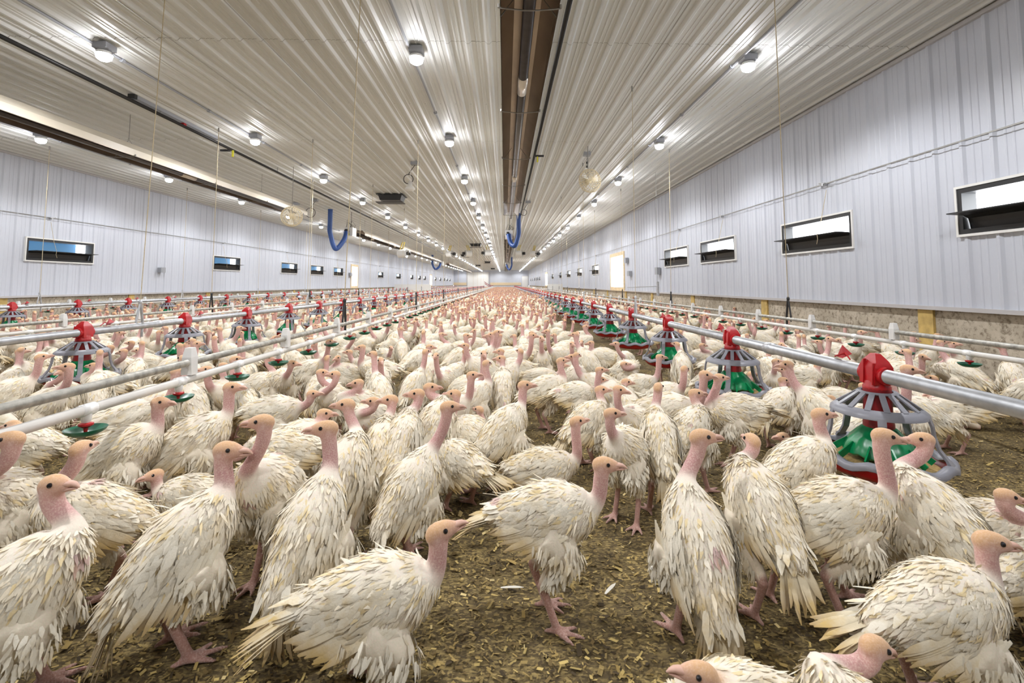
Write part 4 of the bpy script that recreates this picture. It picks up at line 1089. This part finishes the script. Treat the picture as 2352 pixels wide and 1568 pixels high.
for (bx,by,hx,hy,hdg,pit,hyw) in MID: build_spec((bx,by,None,hx,hy,hdg,pit,hyw,None,random.uniform(.93,1.03),random.uniform(-5,12),{}), False)
resolve()
# --- variants to copy
VAR = []
vr = random.Random(11)
for k in range(16):
    up = k % 4 != 3; pit = vr.choice([8,15,22,30,42]) if up else vr.uniform(0,10); bz = vr.uniform(.215,.25) if k % 8 != 7 else .12
    hy_ = vr.choice([0,0,25,-30,60,-70,110,-120,160]); hz = bz+(vr.uniform(.155,.215) if up else vr.uniform(.08,.14))
    p = make_pose(bz, pit, np.array([.135*math.cos(rad(pit))+vr.uniform(0,.03), vr.uniform(-.02,.02), hz]), hy_, vr.uniform(-8,14), k % 8 == 7, (vr.uniform(0,.04),-vr.uniform(0,.04)), vr.uniform(-30,0), vr.uniform(-10,10), vr.uniform(.94,1.05))
    t = turkey(p, .0060, 850); t['_hy'] = hy_; VAR.append([t, p, hy_, False])
resolve()
# --- scatter: poisson-ish packing over the litter
def free(x, y, r):
    for (a, b, c) in placed_near(x, y):
        if (a-x)**2+(b-y)**2 < (r+c)**2: return False
    return True
GRID = {}
def gkey(x, y): return (int(math.floor(x/.35)), int(math.floor(y/.35)))
def gput(x, y, r): GRID.setdefault(gkey(x, y), []).append((x, y, r))
def placed_near(x, y):
    a, b = gkey(x, y)
    for i in (-1,0,1):
        for j in (-1,0,1):
            yield from GRID.get((a+i, b+j), ())
for q in placed: gput(*q)
for (X, y, li, c) in FEEDERS: gput(X, y, .15)
for (X, y) in CUPS: gput(X, y, .022)
BOX = []
for (X, y, li, c) in FEEDERS:
    if li == 0 and c <= 9:
        u0, v0 = project((X-.19, y, .19)); u1, v1 = project((X+.19, y, .5)); BOX.append((u0, u1, v1, v0, y))
def clear_floor(x, y):
    u, v = project((x, y, 0))
    for (a0, a1, b0, b1, fy) in BOX:
        if y < fy-.1:
            ul, vt = project((x-.10, y, .36)); ur, vb = project((x+.10, y, .0))
            if ul < a1 and ur > a0 and vt < b1-.12*(b1-b0) and vb > b0: return True
    if v > 1130: return True                      # nearest strip: only the birds read off the photo
    for (cx, cy, rx, ry) in ((1255,1005,50,60),(1050,900,25,25),(1700,1080,60,40),(1075,870,22,25),(2260,1060,70,60),(960,860,35,20)):
        if ((u-cx)/rx)**2+((v-cy)/ry)**2 < 1: return True
    return False
cand = []
sr = random.Random(5)
tries = 0
y = 1.2
rows = []
while y < YEND-1.5:
    rows.append(y); y += .2
near, far_ = [], []
for y in rows:
    half = 1.16*y+.5
    x0, x1 = max(XL+.12, -half), min(XR-.12, half); r = .098 if y < 8 else .105
    for k in range(int((x1-x0)*.2*34)):
        xx = sr.uniform(x0, x1); yy = y+sr.uniform(0,.2)
        if not free(xx, yy, r): continue
        if clear_floor(xx, yy): continue
        gput(xx, yy, r); u, v = project((xx, yy, .3)); vis = -25 < u < 2377 and v < 1600
        (near if vis and yy < 14 else far_).append((xx, yy, u, v))
near.sort(key=lambda q: q[1]); NIND = 300-len(BIRDS)-len(MID)
ind = near[:NIND]; rest = near[NIND:]+far_
for i, (x, y, u, v) in enumerate(ind):
    e = sr.choice(VAR); h = sr.uniform(0, 2*PI); sc = sr.uniform(.9,1.04)
    if y < 2.6 and math.sin(h) < -.2 and sr.random() < .5: h = -h
    c = e[0] if not e[3] else copy_tree(e[0]); e[3] = True
    c.location = (x, y, 0); c.rotation_euler = (0,0,h); c.scale = (sc,sc,sc)
    ROOTS.append([c, u, v, None, (x, y), (math.degrees(h)+e[2]) % 360])
for e in VAR:
    if not e[3]:
        for ch in list(e[0].children): bpy.data.objects.remove(ch)
        bpy.data.objects.remove(e[0])
# --- labels
def strip(x):
    if x > 2.40: return 'between right drinker line and right wall'
    if x > 1.24: return 'between right feeders and right drinker line'
    if x > -1.19: return 'in the middle aisle'
    if x > -2.62: return 'between left drinker line and left feeders'
    if x > -3.55: return 'behind the left feeders'
    if x > -6.4: return 'in the far left section'
    return 'along the left wall'
FR = [f for f in FEEDERS if f[2] == 0]; FLn = [f for f in FEEDERS if f[2] == 1]
def depthw(x, y):
    fs, nm = (FR, 'right') if x > -.6 else (FLn, 'left')
    k = min(range(len(fs)), key=lambda i: abs(fs[i][1]-y)); return 'level with %s %s feeder' % (ordinal(k+1), nm)
def facing(a):
    a = a % 360
    return 'facing right' if a < 50 or a > 310 else 'facing away' if a < 130 else 'facing left' if a < 230 else 'facing camera'
def num(n): return ['zero','one','two','three','four','five','six','seven','eight','nine','ten','eleven','twelve','thirteen'][n] if n < 14 else str(n)
groups = {}
for R_ in ROOTS:
    t = R_[0]; t['category'] = 'turkey'; t['group'] = 'white turkeys crowding the barn floor'
    if '_hy' in t: del t['_hy']
    if R_[3]: t['label'] = R_[3]
    else: groups.setdefault((strip(R_[4][0]), depthw(*R_[4]), facing(R_[5])), []).append(R_)
for (s_, d_, f_), L in groups.items():
    L.sort(key=lambda q: q[1])
    for i, R_ in enumerate(L):
        pre = '' if len(L) == 1 else ('left one of two ' if i == 0 else 'right one of two ') if len(L) == 2 else ('leftmost of %s ' % num(len(L)) if i == 0 else 'rightmost of %s ' % num(len(L)) if i == len(L)-1 else '%s from left of %s ' % (ordinal(i+1), num(len(L))))
        lab = (pre+('turkeys ' if pre else 'white turkey ')+f_+' '+s_+' '+d_)
        if len(lab.split()) > 16: lab = lab.replace('the ', '').replace('level with', 'by')
        while len(lab.split()) > 16:
            for a_, b__ in (('between right drinker line and right wall','near right wall'),('between right feeders and right drinker line','behind right feeders'),('between left drinker line and left feeders','before left feeders')):
                if a_ in lab and len(lab.split()) > 16: lab = lab.replace(a_, b__)
            if len(lab.split()) > 16 and 'facing ' in lab and 'by' not in lab: break
            if len(lab.split()) > 16: lab = ' '.join(lab.split()[:16])
        R_[0]['label'] = lab
# --- the distant crowd: one object
def low_bird(k, feathers_n, n1, n2, full=True):
    vr2 = random.Random(100+k); pit = vr2.choice([8,15,22,30,42]); bz = vr2.uniform(.21,.25); hy_ = vr2.choice([0,0,30,-30,80,-80,150,-140]); hz = bz+vr2.uniform(.12,.21)
    p = make_pose(bz, pit, np.array([.135*math.cos(rad(pit))+vr2.uniform(0,.03), vr2.uniform(-.02,.02), hz]), hy_, vr2.uniform(-8,14), False, (.02,-.02), -12, 0, vr2.uniform(.95,1.08))
    Q, w, h = resample(p.P, p.rw, p.rh, n1); V, f = loft(Q, w, h, n2); C = np.ones((len(V),4)); kk = len(Q)
    i0 = int(np.argmin(np.linalg.norm(Q-p.nb, axis=1)))
    for i in range(kk):
        t = (i-i0)/(kk-1-i0); c = CREAM*vr2.uniform(.96,1.03) if t < .28 else (MAUVE*.25+PINK*.75 if t < .8 else PINK*1.08); C[i*n2:(i+1)*n2,:3] = c; C[i*n2:(i+1)*n2,3] = .7 if t < .28 else .15
    Vs, Cs = [V], [C]; fs = [x for x in f if len(x) == 4]; o = len(V)
    st = np.array([-.028,-.015,.0,.018,.034,.055]); rw_ = np.array([.006,.017,.0185,.015,.008,.002]); rh_ = np.array([.006,.019,.021,.017,.009,.002])
    m = max(5, n2-2); v2, f2 = loft(p.head+st[:,None]*p.hd+(-.006*(st > .03))[:,None]*p.hu, rw_, rh_, m, p.hl); c2 = np.ones((len(v2),4)); c2[:,:3] = FACE; c2[:,3] = .2
    up = ((v2-p.head)@p.hu) > .004; c2[up,:3] = CROWN; c2[4*m:,:3] = np.array([.72,.45,.33])
    Vs.append(v2); Cs.append(c2); fs += [tuple(i+o for i in x) for x in f2 if len(x) == 4]; o += len(v2)
    for s in (1,-1):   # eyes
        e = p.head+p.hd*.0095+p.hu*.0045+p.hl*s*.0165
        a, b2 = p.hd*.0052, p.hu*.0052; v3 = np.array([e-a-b2+p.hl*s*.000, e+a-b2, e+a+b2, e-a+b2])+p.hl*s*.0008
        c3 = np.tile([.02,.015,.015,0], (4,1)); Vs.append(v3); Cs.append(c3); fs.append(tuple(range(o,o+4))); o += 4
    for (hip, knee, hock, ank, s) in p.legs:
        v3, f3 = loft(np.array([knee, hock, ank, ank+np.array([.05,0,-.008])]), np.array([.028,.013,.010,.006]), np.array([.028,.013,.010,.006]), 4); c3 = np.ones((len(v3),4)); c3[:,:3] = LEG; c3[:4,:3] = CREAM*.9; c3[:,3] = .3
        Vs.append(v3); Cs.append(c3); fs += [tuple(i+o for i in x) for x in f3 if len(x) == 4]; o += len(v3)
    V = np.vstack(Vs); C = np.vstack(Cs); Fq = np.array(fs)
    if feathers_n:
        p.Q, p.qw, p.qh = resample(p.P, p.rw, p.rh, 44); lst = [plumage(p, feathers_n, 1.7)]
        if full:
            for sd in (1,-1): lst += [wing(p, sd, 14)[1]]
            lst += tailf(p)[:1]
        v4, q4, c4 = joinf(lst); Fq = np.vstack([Fq, q4+len(V)]); V = np.vstack([V, v4]); C = np.vstack([C, c4])
    return V, Fq, C
LA = [low_bird(k, 80, 20, 12) for k in range(10)]; LB = [low_bird(k+30, 22, 14, 9, False) for k in range(8)]; LC = [low_bird(k+60, 0, 11, 7, False) for k in range(8)]
Vs, Qs, Cs = [], [], []; off = 0
for (x, y, u, v) in rest:
    V, Q, C = sr.choice(LA if y < 10.5 else LB if y < 20 else LC)
    h = sr.uniform(0, 2*PI); sc = sr.uniform(.9,1.06); c, s = math.cos(h)*sc, math.sin(h)*sc
    W_ = np.stack([V[:,0]*c-V[:,1]*s+x, V[:,0]*s+V[:,1]*c+y, V[:,2]*sc], 1); Vs.append(W_.astype(np.float32)); Qs.append((Q+off).astype(np.int32))
    C = C.copy(); C[:,:3] *= sr.uniform(.93,1.04); Cs.append(C.astype(np.float32)); off += len(V)
crowd = link('turkey_crowd', np_mesh('turkey_crowd', np.vstack(Vs), np.vstack(Qs), np.vstack(Cs), M['plume']))
tag(crowd, 'dense distant crowd of white turkeys filling the rest of the barn floor', 'turkeys', None, 'stuff')
del Vs, Qs, Cs, LA, LB, LC

# --- loose wood shavings on the litter near the camera
n = 60000
yy = .45+rng.random(n)**1.5*4.5; xx = rng.uniform(-1,1,n)*(1.15*yy+.25); ok = (xx > XL+.1) & (xx < XR-.1); xx, yy = xx[ok], yy[ok]; n = len(xx)
a = rng.uniform(0, 2*PI, n); L = rng.uniform(.003,.0085,n)*(1+(rng.random(n) < .04)*.9); w = L*rng.uniform(.22,.55,n); tz = rng.normal(0,.28,(n,2))
d = np.stack([np.cos(a), np.sin(a), tz[:,0]], 1); s = np.stack([-np.sin(a), np.cos(a), tz[:,1]], 1); c = np.stack([xx, yy, .0025+rng.random(n)*.006], 1)
V = np.stack([c-d*L[:,None]-s*w[:,None]*.7, c+d*L[:,None]*.8-s*w[:,None], c+d*L[:,None]+s*w[:,None]*.8, c-d*L[:,None]*.9+s*w[:,None]], 1); V[...,2] = np.maximum(V[...,2], .0008)
V = V.reshape(-1,3); Q = np.arange(4*n).reshape(-1,4)
pal = np.array([[.50,.37,.13],[.34,.24,.08],[.17,.115,.04],[.06,.04,.017],[.66,.52,.24],[.26,.185,.065]]); ci = rng.choice(6, n, p=[.16,.24,.26,.17,.03,.14])
C = np.ones((n,4,4)); C[...,:3] = (pal[ci]*rng.uniform(.75,1.2,n)[:,None])[:,None,:]; 
sh = link('wood_shavings', np_mesh('wood_shavings', V, Q, C.reshape(-1,4), M['chip'])); sh.data.polygons.foreach_set('use_smooth', [False]*n)
tag(sh, 'loose brown and yellow wood shavings strewn over the litter floor', 'wood shavings', None, 'stuff')
# small things lying on the litter
g = at_z(620,1495,.0); tag(MB().ell((g.x,g.y,.012), (.014,.011,.012), 10, 8).obj('white_lump', M['white'], None, True), 'small white lump lying on litter at bottom left of centre', 'lump')
for (px, py, lab, r0) in ((1503,1335,'small white loose feather on litter right of the lone front turkey',1.4),(1150,1360,'long pale loose feather on litter left of the lone front turkey',.05),(1390,1375,'short pale loose feather on litter right of the front turkey legs',.9)):
    g = at_z(px, py, 0); d = np.array([[math.cos(r0), math.sin(r0), .02]])
    v, q, c = feathers(np.array([[g.x, g.y, .012]]), nrm(d), np.array([[0,0,1.]]), np.array([.06]), np.array([.010]), np.array([.05]), np.array([.1]), np.array([[.66,.64,.58]]), np.array([.2]), seg=6)
    o = link('loose_feather', np_mesh('loose_feather', v, q, c, M['plume'])); tag(o, lab, 'feather')
# ------------------------------------------------------------------ light and view
world = bpy.data.worlds.new('world'); SC.world = world; world.use_nodes = True
bg = world.node_tree.nodes['Background']; bg.inputs['Color'].default_value = (.92,.96,1,1); bg.inputs['Strength'].default_value = 2.2
SC.view_settings.view_transform = 'Standard'; SC.view_settings.look = 'None'; SC.view_settings.gamma = 1; SC.view_settings.use_curve_mapping = False
SC.view_settings.exposure = 2.88

import gc
for _k in ('V','Q','C','c','d','s','L','w','a','xx','yy'): globals().pop(_k, None)
gc.collect()
